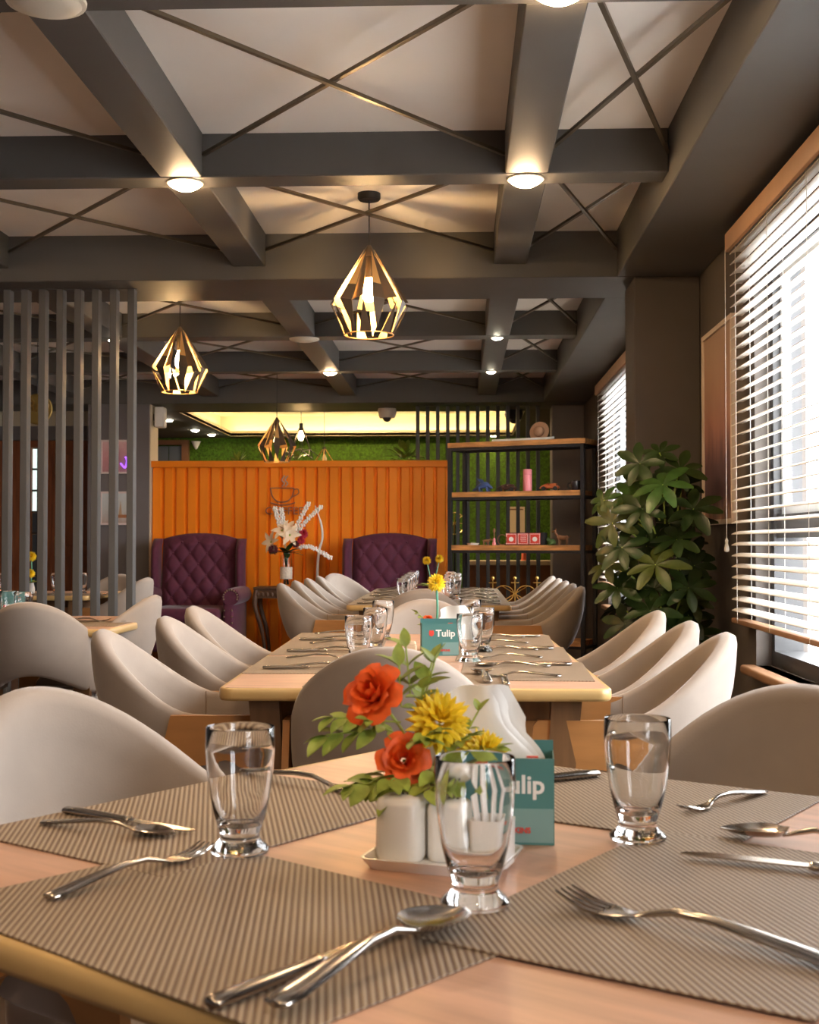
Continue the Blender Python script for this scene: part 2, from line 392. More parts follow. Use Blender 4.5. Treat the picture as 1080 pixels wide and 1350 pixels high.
def blind(y0, y1, label, tassel=True):
    root = thing('venetian_blind', label, 'blind', (WX-0.055, 0, 0), 0, 'white venetian blinds')
    ztop = 2.335; zb = 0.765
    MB().rbox(-0.03, -0.012, y0, y1, ztop-0.075, ztop, 0.004, 2).build('valance', M_rail, root)
    MB().box(-0.01, 0.045, y0+0.01, y1-0.01, ztop-0.045, ztop-0.002).build('headrail', M_wwhite, root, smooth=False)
    n = 34; p = (ztop-0.085-zb)/n
    s = MB(); a = math.radians(14); hw = 0.025
    def prof(u):   # curved slat section, room edge lower
        x = -hw+2*hw*u; c = 0.004*(1-(2*u-1)**2)
        return (x*math.cos(a)-c*math.sin(a), x*math.sin(a)+c*math.cos(a))
    q = [prof(k/5) for k in range(6)]
    poly = q+[(x, z-0.0028) for x, z in q[::-1]]
    s.prism(poly, y0+0.012, y1-0.012, 'xz')
    me = s.mesh('slat', M_blind, angle=50)
    for k in range(n): link('slat', me, root, (0.012, 0, zb+0.03+p*(k+0.5)))
    MB().rbox(-0.014, 0.038, y0+0.01, y1-0.01, zb-0.005, zb+0.015, 0.005, 2).build('bottom_rail', M_sill, root)
    ys_ = [y1-0.13-0.52*k for k in range(int((y1-y0-0.1)/0.52)+1)]
    for y in ys_:
        for x in (-0.016, 0.040):
            MB().tube([(x, y, zb), (x, y, ztop-0.05)], 0.0011, 5).build('ladder_cord', M_cord, root)
    if tassel:
        z = 1.06
        MB().tube([(-0.035, y1-0.03, z+0.03), (-0.035, y1-0.03, ztop-0.07)], 0.0012, 5).build('pull_cord', M_cord, root)
        MB().lathe([(0.002, 0.04), (0.007, 0.03), (0.005, 0.02), (0.010, 0.0), (0.010, -0.012), (0.004, -0.016)], 10, Matrix.Translation((-0.035, y1-0.03, z))).build('tassel', M_cord, root)
    return root
blind(3.42, 5.20, 'white slatted blind with wooden valance nearest on the right wall')
blind(7.1, 10.22, 'white slatted blind on the far window beyond the dark column', False)
# outside
og = MB().box(1.6, 60, -40, 80, -4.2, -4).build('ground_outside', M_ground, smooth=False); struct(og, 'street ground outside the windows')
ow = MB(); ow.box(3.2, 3.3, -4, 24, -4, 0.98)
k = -4
wo = ow.build('wall_outside', M_ext, smooth=False); struct(wo, 'white fluted parapet outside the windows')
rb = MB().box(3.12, 3.2, 0, 0.14, -4, 0.95).mesh('flute', M_ext, smooth=False)
for i in range(70): link('flute', rb, wo, (0, 0.0+0.32*i, 0))
bd = thing('neighbour_building', 'blue-grey building seen through the near blind', 'building', (24, 78, -4))
MB().box(-5, 6, -14, 14, 0, 9.2).build('wall', M_ext2, bd, smooth=False)
for r_ in range(3):
    for c_ in range(8): MB().box(-5.08, -5.0, -12.6+3.3*c_, -10.9+3.3*c_, 1.2+2.7*r_, 2.7+2.7*r_).build('window', M_extw, bd, smooth=False)
MB().box(-5.3, 6.2, -14.3, 14.3, 9.2, 9.5).build('roof', M_ext2, bd, smooth=False)

# ------------------------------------------------------------------ slatted dividers
def divider(xs, y, ztop, m, label, w_=0.034, d_=0.062):
    root = thing('slat_divider', label, 'divider', (xs[0], y, 0))
    me = MB().rbox(-w_/2, w_/2, -d_/2, d_/2, 0.0, ztop, 0.002, 1).mesh('slat', m, smooth=False)
    for x in xs: link('slat', me, root, (x-xs[0], 0, 0))
    MB().box(min(xs)-xs[0]-0.03, max(xs)-xs[0]+0.03, -d_/2, d_/2, ztop-0.002, ztop+0.0).build('top_plate', m, root, smooth=False)
    return root
divider([-1.668-0.0912*i for i in range(9)], 6.40, ZBB, M_slatg, 'grey vertical slat divider beside the left dining table')
divider([-0.40+0.0942*i for i in range(13)], 12.0, ZBB, M_slatb, 'dark vertical slat screen behind the open shelf')

# ------------------------------------------------------------------ ceiling lights
def downlight(x, y, z, m, label, r=0.062):
    t = thing('downlight', label, 'downlight', (x, y, z), 0, 'round recessed ceiling downlights')
    MB().lathe([(r, 0), (r*1.12, 0), (r*1.12, -0.004), (r*1.03, -0.006), (r, -0.004)], 24, cap=False).build('trim_ring', M_trimw, t)
    MB().lathe([(0.0, -r*0.5), (r*0.5, -r*0.43), (r*0.85, -r*0.24), (r*0.99, -0.004), (r*0.99, 0.0)], 24, cap=False).build('lens', m, t)
    return t
downlight(-1.032, 4.72, ZB, M_down, 'bright downlight on the left beam crossing, second row')
downlight(0.244, 4.72, ZB, M_down, 'bright downlight on the right beam crossing, second row')
downlight(0.244, 3.105, ZB, M_down, 'bright downlight cut by the top edge of the photo')
downlight(-1.032, 10.05, ZB, M_down, 'bright downlight on the left far beam above the orange wall', 0.05)
downlight(0.244, 8.38, ZB, M_downdim, 'small dim downlight on the right beam, nearer far row', 0.036)
downlight(0.244, 10.05, ZB, M_downdim, 'small dim downlight on the right beam, farther row', 0.036)
downlight(-2.308, 8.38, ZB, M_downdim, 'small downlight seen between the divider slats', 0.036)
for (x, y, lab) in ((-1.032, 3.11, 'cream round ceiling speaker at the top left corner'), (-1.032, 8.38, 'pale round ceiling speaker on the left far beam')):
    t = thing('ceiling_speaker', lab, 'speaker', (x, y, ZB), 0, 'round ceiling speakers')
    MB().lathe([(0.0, -0.022), (0.05, -0.02), (0.085, -0.012), (0.092, -0.004)], 28, cap=False).build('grille', M_trimw, t)
    MB().lathe([(0.088, -0.010), (0.098, -0.008), (0.100, 0.0), (0.09, 0.0)], 28, cap=False).build('rim', M_trimw, t)
for (x, y, lab) in ((-1.36, 14.35, 'larger round lamp in the lit recess, left of the pair'), (-1.22, 14.2, 'larger round lamp in the lit recess, right of the pair')):
    downlight(x, y, 2.62, M_down, lab, 0.10)
for (px, y, lab) in ((-3.05, 13.2, 'small soffit spot left of the lit recess, nearest'), (-3.02, 14.4, 'small soffit spot left of the lit recess, middle'), (-2.95, 15.0, 'small soffit spot left of the lit recess, farthest')):
    downlight(px, y, cz0, M_downdim, lab, 0.045)
downlight(-0.05, 14.0, 2.62, M_downdim, 'round lamp shining between the dark screen slats', 0.05)
downlight(-2.0, 13.3, 2.62, M_down, 'round lamp in the lit recess above the dark pendant', 0.07)

# ------------------------------------------------------------------ pendant lamps
def pendant(x, y, label, bulb, zb=1.977):
    t = thing('pendant_lamp', label, 'pendant lamp', (x, y, zb), 0, 'faceted pendant lamps')
    H = ZP-zb
    MB().lathe([(0.0, H), (0.05, H), (0.05, H-0.022), (0.044, H-0.03), (0.0, H-0.03)], 20, cap=False).build('canopy', M_black, t)
    MB().tube([(0, 0, 0.37), (0, 0, H-0.02)], 0.0028, 6).build('cord', M_black, t)
    MB().lathe([(0, 0.392), (0.008, 0.392), (0.022, 0.365), (0.024, 0.345), (0.0, 0.345)], 12, cap=False).build('cap', M_lampo, t)
    MB().lathe([(0, 0.36), (0.017, 0.36), (0.02, 0.30), (0.018, 0.25), (0, 0.25)], 12, cap=False).build('socket', M_black, t)
    MB().lathe([(0.013, 0.25), (0.016, 0.235), (0.024, 0.21), (0.029, 0.185), (0.026, 0.163), (0.015, 0.148), (0, 0.143)], 14, cap=False).build('bulb', bulb, t)
    n = 7; pt = 2*PI/n
    def P(a, r, z): return Vector((r*math.cos(a), r*math.sin(a), z))
    def panel(pts):
        b = MB(); c = sum(pts, Vector())/len(pts); nrm = (pts[1]-pts[0]).cross(pts[-1]-pts[0]).normalized()
        if nrm.dot(Vector((c.x, c.y, 0))) < 0: pts = pts[::-1]; nrm = -nrm
        ins = [p-nrm*0.0016 for p in pts]; k = len(pts)
        b.add(pts, [tuple(range(k))], None, 0); b.add(ins, [tuple(range(k))[::-1]], None, 1)
        b.add(pts+ins, [(i, i+k, (i+1) % k+k, (i+1) % k) for i in range(k)], None, 0)
        b.build('panel', [M_lampo, M_lampi], t, smooth=False, fixn=False)
    for i in range(n):
        a = i*pt-H-pt*0.5
        # long upper blade folded at its ridge, its lower point overlapping the belt
        panel([P(a-0.02, 0.022, 0.372), P(a-pt*0.38, 0.170, 0.140), P(a, 0.163, 0.132), P(a, 0.024, 0.372)])
        panel([P(a, 0.024, 0.372), P(a, 0.150, 0.135), P(a+pt*0.36, 0.173, 0.145), P(a+0.03, 0.022, 0.372)])
        panel([P(a-pt*0.38, 0.170, 0.140), P(a-pt*0.14, 0.112, 0.012), P(a, 0.163, 0.132)])
        panel([P(a+pt*0.36, 0.172, 0.130), P(a+pt*0.60, 0.108, 0.002), P(a+pt*0.10, 0.108, 0.002)])
    MB().tube([P(2*PI*k/24, 0.107, 0.002) for k in range(24)], 0.0028, 5, closed=True).build('bottom_ring', M_lampi, t)
    return t
pendant(-0.394, 5.48, 'lit faceted pendant lamp nearest, hanging in the middle coffer', M_bulb)
pendant(-1.67, 7.51, 'lit faceted pendant lamp beside the slat divider', M_bulb)
pendant(-1.60, 11.05, 'dark faceted pendant lamp in front of the orange wall top', M_bulb3, 1.784)
def wire_pendant(x, y, z, R, H, label, bulb, cz):
    t = thing('wire_pendant', label, 'pendant lamp', (x, y, z), 0, 'wire cage pendant lamps')
    top = Vector((0, 0, H)); n = 6
    mid = [Vector((R*math.cos(2*PI*i/n), R*math.sin(2*PI*i/n), H*0.12)) for i in range(n)]
    low = [Vector((R*0.55*math.cos(2*PI*(i+.5)/n), R*0.55*math.sin(2*PI*(i+.5)/n), H*0.32)) for i in range(n)]
    for i in range(n):
        MB().tube([top, low[i]], 0.004, 5).build('wire', M_black if bulb == M_bulb2 else M_gold, t)
        MB().tube([low[i], mid[i]], 0.004, 5).build('wire', M_black if bulb == M_bulb2 else M_gold, t)
        MB().tube([low[i], mid[(i+1) % n]], 0.004, 5).build('wire', M_black if bulb == M_bulb2 else M_gold, t)
        MB().tube([low[i], low[(i+1) % n]], 0.004, 5).build('wire', M_black if bulb == M_bulb2 else M_gold, t)
    MB().tube([top, (0, 0, cz-z)], 0.003, 6).build('cord', M_black, t)
    MB().lathe([(0, 0), (0.05, 0), (0.05, -0.025), (0, -0.025)], 16, Matrix.Translation((0, 0, cz-z)), cap=False).build('canopy', M_black, t)
    MB().lathe([(0, H), (0.02, H), (0.018, H-0.08), (0, H-0.08)], 10, cap=False).build('socket', M_black, t)
    MB().lathe([(0.012, H-0.08), (0.03, H-0.13), (0.022, H-0.17), (0, H-0.18)], 12, cap=False).build('bulb', bulb, t)
wire_pendant(-1.62, 12.9, 1.90, 0.20, 0.40, 'lit black wire cage pendant just right of the dark faceted lamp', M_bulb2, 2.62)
wire_pendant(-1.50, 14.0, 1.87, 0.24, 0.27, 'unlit gold wire star pendant above the orange wall', mat('frosted_bulb', (0.5, 0.45, 0.35), 0.3), 2.62)

# ------------------------------------------------------------------ dining tables
def rrect(hx, hy, r, n=6):
    P = []
    for (cx, cy, a0) in ((hx-r, hy-r, 0), (-hx+r, hy-r, PI/2), (-hx+r, -hy+r, PI), (hx-r, -hy+r, 3*PI/2)):
        for k in range(n+1):
            a = a0+PI/2*k/n; P.append((cx+r*math.cos(a), cy+r*math.sin(a)))
    return P
def loops(b, rings):     # stack of equal-length outlines [(poly, z)], closed at both ends
    n = len(rings[0][0]); vs = []; fs = []
    for poly, z in rings: vs += [(x, y, z) for x, y in poly]
    for k in range(len(rings)-1):
        for i in range(n):
            j = (i+1) % n; fs.append((k*n+i, k*n+j, (k+1)*n+j, (k+1)*n+i))
    fs.append(tuple(range(n))[::-1]); fs.append(tuple((len(rings)-1)*n+i for i in range(n)))
    return b.add(vs, fs)
def table(lx, ly, loc, rz, label, r=0.035):
    t = thing('dining_table', label, 'table', (loc[0], loc[1], 0), rz, 'light wood dining tables')
    hx, hy = lx/2, ly/2
    loops(MB(), [(rrect(hx-0.012, hy-0.012, r-0.01), 0.722), (rrect(hx-0.012, hy-0.012, r-0.01), 0.75)]).build('tabletop', M_top, t, angle=30)
    # bullnose edging ring around the slab
    ring = MB(); sec = [(-0.012, 0.7495), (-0.004, 0.7495), (-0.0005, 0.746), (0, 0.738), (0, 0.728), (-0.004, 0.721), (-0.012, 0.7205)]
    vs = []; n = len(rrect(1, 1, .1)); m = len(sec); fs = []
    for (d, z) in sec: vs += [(x, y, z) for x, y in rrect(hx+d, hy+d, r+d*0.8)]
    for k in range(m-1):
        for i in range(n):
            j = (i+1) % n; fs.append((k*n+i, k*n+j, (k+1)*n+j, (k+1)*n+i))
    ring.add(vs, fs).build('edge_band', M_edge, t, angle=60, fixn=False)
    a = MB(); ax, ay = hx-0.13, hy-0.13
    a.box(-ax, ax, -ay, -ay+0.022, 0.66, 0.7205); a.box(-ax, ax, ay-0.022, ay, 0.66, 0.7205); a.box(-ax, -ax+0.022, -ay+0.022, ay-0.022, 0.66, 0.7205); a.box(ax-0.022, ax, -ay+0.022, ay-0.022, 0.66, 0.7205)
    a.build('apron', M_leg, t, smooth=False)
    for sx in (-1, 1):
        for sy in (-1, 1):
            b = MB(); tx, ty = sx*(hx-0.10), sy*(hy-0.07); bx, by = sx*(hx-0.16), sy*(hy-0.06)
            q = []
            for (x, y, z, h) in ((bx, by, 0, 0.022), (tx, ty, 0.7205, 0.035)):
                q += [(x-h, y-0.02, z), (x+h, y-0.02, z), (x+h, y+0.02, z), (x-h, y+0.02, z)]
            b.add(q, [(3, 2, 1, 0), (4, 5, 6, 7), (0, 1, 5, 4), (1, 2, 6, 5), (2, 3, 7, 6), (3, 0, 4, 7)])
            b.build('leg', M_leg, t, smooth=False)
    return t
T1 = (0.010, 1.387); A1 = math.radians(-36)
table(1.0, 1.0, T1, A1, 'square wooden table in the foreground with four woven mats')
T2 = (-0.122, 3.765); A2 = math.radians(1.2)
table(0.90, 1.74, T2, A2, 'long wooden table in the middle with three chairs per side')
T3 = (-0.168, 8.0)
table(0.88, 2.50, T3, 0, 'long wooden table at the back before the purple armchairs')
T4 = (-2.02, 5.28)
table(1.35, 0.90, T4, 0, 'wooden table at the left before the slat divider')
T5 = (-3.0, 8.30)
table(1.35, 0.85, T5, 0, 'wooden table behind the grey slat divider')

# ------------------------------------------------------------------ tub chairs
def make_chair():
    t = thing('tub_chair', 'beige tub chair', 'chair', (0, 0, 0), 0, 'beige velvet tub chairs')
    hw, yb, yf = 0.215, 0.235, 0.17
    NU = 41
    def path(u):                       # right front -> back -> left front : (x, y, normal, c)
        s = u*2-1; side = 1 if s < 0 else -1; a = abs(s)
        fr = 0.26
        if a > 1-fr:
            k = (a-(1-fr))/fr
            return (side*(hw+0.006*k), yf*k, (side, 0.0), 0.0, k)
        ph = (a/(1-fr))*PI/2
        x, y = side*hw*math.sin(ph), -yb*math.cos(ph)
        n = Vector((side*math.sin(ph)/hw, -math.cos(ph)/yb)).normalized()
        return (x, y, (n.x, n.y), math.cos(ph), 0.0)
    SEC = 18
    def sh(u, v):
        x, y, n, c, k = path(u)
        zt = 0.672+0.188*(c**1.5)-0.004*k; zb = 0.49+0.085*c**2
        th = 0.030+0.022*c
        lean = 0.012+0.055*c**1.5
        i = int(round(v*SEC)) % SEC
        h = zt-th/2-zb
        if i <= 5: z = zb+0.012+(h-0.012)*i/5; off = th/2; belly = 0.010*math.sin(PI*i/5)*(0.4+c)
        elif i <= 8:
            a = PI*(i-5)/4*1.0; z = zt-th/2+th/2*math.sin(a); off = th/2*math.cos(a); belly = 0
        elif i <= 14: j = (i-9)/5; z = zt-th/2-(h-0.012)*j; off = -th/2; belly = 0.008*math.sin(PI*j)*(0.4+c)
        else:
            a = PI*(i-14)/4; z = zb+0.012-0.012*math.sin(a); off = -th/2*math.cos(a); belly = 0
        off += lean*((z-zb)/max(0.01, zt-zb))-lean*0.5+belly
        return (x+n[0]*off, y+n[1]*off, z)
    b = MB(); b.grid(sh, NU, SEC, cv=True)
    b.F.append(tuple(range(SEC))); b.MI.append(0); k = (NU-1)*SEC; b.F.append(tuple(range(k, k+SEC))[::-1]); b.MI.append(0)
    b.build('backrest', M_velvet, t, angle=70)
    for u0 in (0.16, 0.84):
        pts = [Vector(sh(u0, i/SEC)) for i in range(8, 14)]
        MB().tube(pts, 0.0022, 5).build('seam', M_seam, t)
    # seat cushion
    def outline(ins):
        P = []
        for i in range(25):
            x, y, n, c, kk = path(i/24); P.append((x-n[0]*ins, y-n[1]*ins))
        P[0] = (hw-ins, 0.225-ins*0.3); P[-1] = (-hw+ins, 0.225-ins*0.3)
        return P
    loops(MB(), [(outline(0.045), 0.405), (outline(0.030), 0.415), (outline(0.028), 0.455), (outline(0.04), 0.472), (outline(0.07), 0.480)]).build('seat', M_velvet, t, angle=60)
    # bent plywood side frames with an arched cut-out
    arc = [(0.172+0.0*k, 0) for k in range(0)]
    arch = []
    for k in range(9):
        a = PI*k/8; arch.append((0.062+0.098*math.cos(a), 0.475+0.085*math.sin(a)))
    poly = [(-0.045, 0.672), (0.205, 0.672), (0.216, 0.66), (0.226, 0.40), (0.236, 0.0), (0.203, 0.0), (0.176, 0.33)]+arch+[(-0.075, 0.33), (-0.155, 0.0), (-0.192, 0.0), (-0.118, 0.33), (-0.085, 0.50)]
    for s in (-1, 1):
        p = MB(); p.prism(poly, s*0.2385, s*0.2545, 'yz'); p.build('side_frame', M_ply, t, smooth=False)
    MB().box(-0.2385, 0.2385, 0.175, 0.195, 0.36, 0.404).build('stretcher', M_ply, t, smooth=False)
    MB().box(-0.2385, 0.2385, -0.10, -0.08, 0.36, 0.404).build('stretcher', M_ply, t, smooth=False)
    return t
chair0 = make_chair()
BK = 0.262
def chair(xt, yt, rz, label, group):
    # (xt, yt) is where the top of the back stands; local back is -Y
    d = Vector((0, -BK)); c, s = math.cos(rz), math.sin(rz)
    ox, oy = d.x*c-d.y*s, d.x*s+d.y*c
    return place(chair0, USED, (xt-ox, yt-oy, 0), rz, label, group)
H = PI/2
G2 = 'tub chairs around the middle table'; G3 = 'tub chairs around the back table'
chair(-0.655, 1.93, math.radians(-123), 'tub chair left of the foreground table, its pale back cut by the frame', 'tub chairs at the foreground table')
chair(0.535, 2.02, math.radians(147), 'tub chair right of the foreground table, seen as a brown dome', 'tub chairs at the foreground table')
chair(-0.155, 2.72, 0.0, 'tub chair with its taupe back to us at the near end of the middle table', G2)
chair(-0.135, 5.04, PI, 'tub chair facing us at the far end of the middle table', G2)
for i, y in enumerate((3.24, 3.83, 4.45)):
    chair((-0.915, -0.89, -0.935)[i], y, -H-0.05*(i-1), '%s tub chair on the left side of the middle table' % ORD[i], G2)
for i, y in enumerate((3.19, 3.66, 4.22)):
    chair(0.655-0.005*i, y, H+0.04*(i-1), '%s tub chair on the window side of the middle table' % (ORD[i] if i < 2 else 'farthest'), G2)
chair(-0.185, 6.12, 0.0, 'tub chair with its back to us at the near end of the back table', G3)
for i, y in enumerate((7.0, 7.52, 8.03, 8.56)):
    chair(-0.985+0.012*i, y, -H, '%s tub chair on the left side of the back table' % (ORD[i] if i < 3 else 'fourth nearest'), G3)
chair(-0.92, 9.30, math.radians(-128), 'tub chair turned outward at the far left corner of the back table', G3)
for i, y in enumerate((6.58, 7.06, 7.55, 8.05, 8.62)):
    chair(0.615, y, H, '%s tub chair on the window side of the back table' % ORD[i], G3)
G4 = 'tub chairs at the left tables'
chair(-1.62, 4.72, 0.05, 'tub chair with its pale back to us at the left table', G4)
chair(-1.31, 5.40, H-0.1, 'tub chair at the end of the left table before the divider', G4)
chair(-2.42, 9.0, math.radians(165), 'tub chair with peach back behind the divider, facing us', G4)
chair(-2.02, 8.15, H-0.2, 'pale tub chair at the end of the table behind the divider', G4)

# ------------------------------------------------------------------ purple wing chairs
def make_wing():
    t = thing('wing_armchair', 'purple tufted wing armchair', 'armchair', (0, 0, 0), 0, 'purple tufted wing armchairs')
    MB().rbox(-0.36, 0.36, -0.36, 0.36, 0.16, 0.40, 0.03, 3).build('seat_base', M_purple, t)
    MB().rbox(-0.31, 0.31, -0.42, 0.20, 0.40, 0.53, 0.045, 4).build('seat_cushion', M_purple, t)
    ztop = lambda x: 1.17-0.055*(abs(x)/0.34)**2.2
    dx, dz = 0.152, 0.098
    def bf(u, v):
        x = -0.335+0.67*u; zt = ztop(x); z = 0.50+(zt-0.50)*v
        p = x/dx+(z-0.5)/(2*dz); q = x/dx-(z-0.5)/(2*dz)
        hgt = 0.034*(abs(math.sin(PI*p))*abs(math.sin(PI*q)))**0.38
        e = min(1, min(u, 1-u)*9)*min(1, (1-v)*7)
        return (x, 0.24+0.12*v-hgt*e-0.05*math.sqrt(max(0, e)), z)
    bk = MB(); bk.grid(bf, 81, 71)
    back = bk.build('backrest', M_purple, t, angle=80)
    pl = [(-0.335+0.67*k/16, ztop(-0.335+0.67*k/16)) for k in range(17)]
    MB().prism([(-0.335, 0.3)]+pl+[(0.335, 0.3)], 0.36, 0.42, 'xz').build('back_panel', M_purple, t, smooth=False)
    bn = MB().ball((0, 0, 0), 0.011, 8, 5).mesh('button', M_purple)
    for i in range(-8, 9):
        for j in range(-8, 9):
            x = (i+j)/2*dx; z = 0.5+(i-j)*dz
            if abs(x) < 0.29 and 0.55 < z < ztop(x)-0.06:
                v = (z-0.5)/(ztop(x)-0.5); link('button', bn, back, (x, 0.24+0.12*v-0.052, z))
    for s in (-1, 1):
        # wing: swept panel beside the back, wide at the top
        def wf(u, v):
            z = 0.62+0.50*u
            dep = 0.16+0.10*math.sin(PI*min(1, u*0.62+0.2))-0.12*max(0, u-0.85)/0.15
            a = 2*PI*v
            yc = 0.40-dep; 
            yy = 0.40-dep/2+(dep/2)*math.cos(a)*(1 if math.cos(a) < 0 else 0.9); xx = 0.378+0.042*math.sin(a)
            return (s*xx, yy, z)
        wg = MB(); wg.grid(wf, 18, 20, cv=True); n = 20
        wg.F.append(tuple(range(n))); wg.MI.append(0); wg.F.append(tuple(range(17*n, 18*n))[::-1]); wg.MI.append(0)
        wg.build('wing', M_purple, t, angle=60)
        arm = MB()
        def af(u, v):
            a = 2*PI*v; y = -0.40+0.70*u; rr = 0.078*(1 if 0.02 < u else 0.93)
            return (s*(0.395+rr*math.cos(a)), y, 0.625+rr*0.95*math.sin(a))
        arm.grid(af, 14, 20, cv=True); arm.F.append(tuple(range(20))); arm.MI.append(0); arm.F.append(tuple(range(13*20, 14*20))[::-1]); arm.MI.append(0)
        arm.rbox(min(s*0.33, s*0.42), max(s*0.33, s*0.42), -0.395, 0.36, 0.16, 0.60, 0.02, 2)
        ao = arm.build('arm', M_purple, t, angle=50)
        nm = MB().ball((0, 0, 0), 0.008, 7, 5).mesh('nailhead', M_nail)
        for k in range(12):
            a = PI*(-0.1+1.2*k/11); link('nailhead', nm, ao, (s*0.395+0.060*math.cos(a), -0.402, 0.625+0.060*math.sin(a)))
        for k in range(7):
            for q in (-1, 1): link('nailhead', nm, ao, (s*0.375+q*0.033, -0.397, 0.20+0.052*k))
        for y in (-0.31, 0.31):
            MB().lathe([(0.0, 0), (0.018, 0), (0.026, 0.10), (0.030, 0.16), (0, 0.16)], 10, Matrix.Translation((s*0.31, y, 0)), cap=False).build('foot', M_carved, t)
    return t
wing0 = make_wing()
place(wing0, USED, (-2.335, 11.05, 0), 0.02, 'purple tufted wing armchair on the left, before the orange wall')
place(wing0, USED, (-0.635, 11.05, 0), -0.02, 'purple tufted wing armchair behind the far end of the back table')

# ------------------------------------------------------------------ orange container wall with coffee sign
ow_ = thing('container_wall', 'orange corrugated container panel wall behind the purple armchairs', 'partition', (-1.505, 11.78, 0))
hw_ = 1.387
MB().box(-hw_, hw_, 0.03, 0.06, 0, 1.84).build('back_sheet', M_orange, ow_, smooth=False)
MB().rbox(-hw_, hw_, -0.03, 0.03, 1.785, 1.845, 0.004, 1).build('top_rail', M_orange, ow_, smooth=False)
MB().rbox(-hw_, hw_, -0.03, 0.03, 0, 0.07, 0.004, 1).build('bottom_rail', M_orange, ow_, smooth=False)
rib = MB().prism([(-0.048, 0.03), (-0.036, 0.004), (0.036, 0.004), (0.048, 0.03)], 0.07, 1.785, 'xy').mesh('rib', M_orange, smooth=False)
nr = 25
for i in range(nr): link('rib', rib, ow_, (-hw_+0.06+(2*hw_-0.12)*i/(nr-1), 0, 0))
cs = thing('coffee_sign', 'cup outline and COFFEE letters of metal on the orange wall', 'sign', (-1.63, 11.752, 1.38))
def text(s, size, ext, name, m, parent, loc, rot, align='CENTER', shear=0, bold=0.0, sx=1.0):
    cu = bpy.data.curves.new(name, 'FONT'); cu.body = s; cu.size = size; cu.extrude = ext; cu.align_x = align; cu.shear = shear; cu.offset = bold
    cu.resolution_u = 3
    tmp = bpy.data.objects.new('tmp', cu); C.objects.link(tmp)
    dg = bpy.context.evaluated_depsgraph_get(); me = bpy.data.meshes.new_from_object(tmp.evaluated_get(dg))
    bpy.data.objects.remove(tmp); me.materials.clear(); me.materials.append(m)
    o = link(name, me, parent, loc, rot); o.scale = (sx, 1, 1); return o
text('COFFEE', 0.10, 0.006, 'lettering', M_sign, cs, (0, 0, -0.035), (PI/2, 0, 0), sx=1.05)
def curve2(pts, n=8):    # catmull-rom through pts
    P = [Vector(p) for p in pts]; out = []
    for i in range(len(P)-1):
        p0, p1, p2, p3 = P[max(0, i-1)], P[i], P[i+1], P[min(len(P)-1, i+2)]
        for k in range(n):
            t_ = k/n; out.append(0.5*((2*p1)+(p2-p0)*t_+(2*p0-5*p1+4*p2-p3)*t_*t_+(3*p1-p0-3*p2+p3)*t_**3))
    out.append(P[-1]); return out
MB().tube(curve2([(-0.13, 0, 0.21), (-0.11, 0, 0.13), (-0.06, 0, 0.085), (0.02, 0, 0.085), (0.07, 0, 0.13), (0.09, 0, 0.21)]), 0.006, 6).build('cup_outline', M_sign, cs)
MB().tube([(-0.13, 0, 0.21), (0.09, 0, 0.21)], 0.005, 6).build('cup_rim', M_sign, cs)
MB().tube(curve2([(0.085, 0, 0.195), (0.125, 0, 0.20), (0.13, 0, 0.16), (0.07, 0, 0.125)]), 0.005, 6).build('cup_handle', M_sign, cs)
MB().tube(curve2([(-0.13, 0, 0.075), (-0.06, 0, 0.055), (0.03, 0, 0.055), (0.10, 0, 0.075)]), 0.006, 6).build('saucer', M_sign, cs)
for k in (-0.012, 0.018):
    MB().tube(curve2([(k-0.01, 0, 0.225), (k+0.012, 0, 0.255), (k-0.012, 0, 0.285), (k+0.015, 0, 0.325)]), 0.006, 6).build('steam', mat('sign_light_metal', (0.5, 0.42, 0.40), 0.35, 0.5), cs)

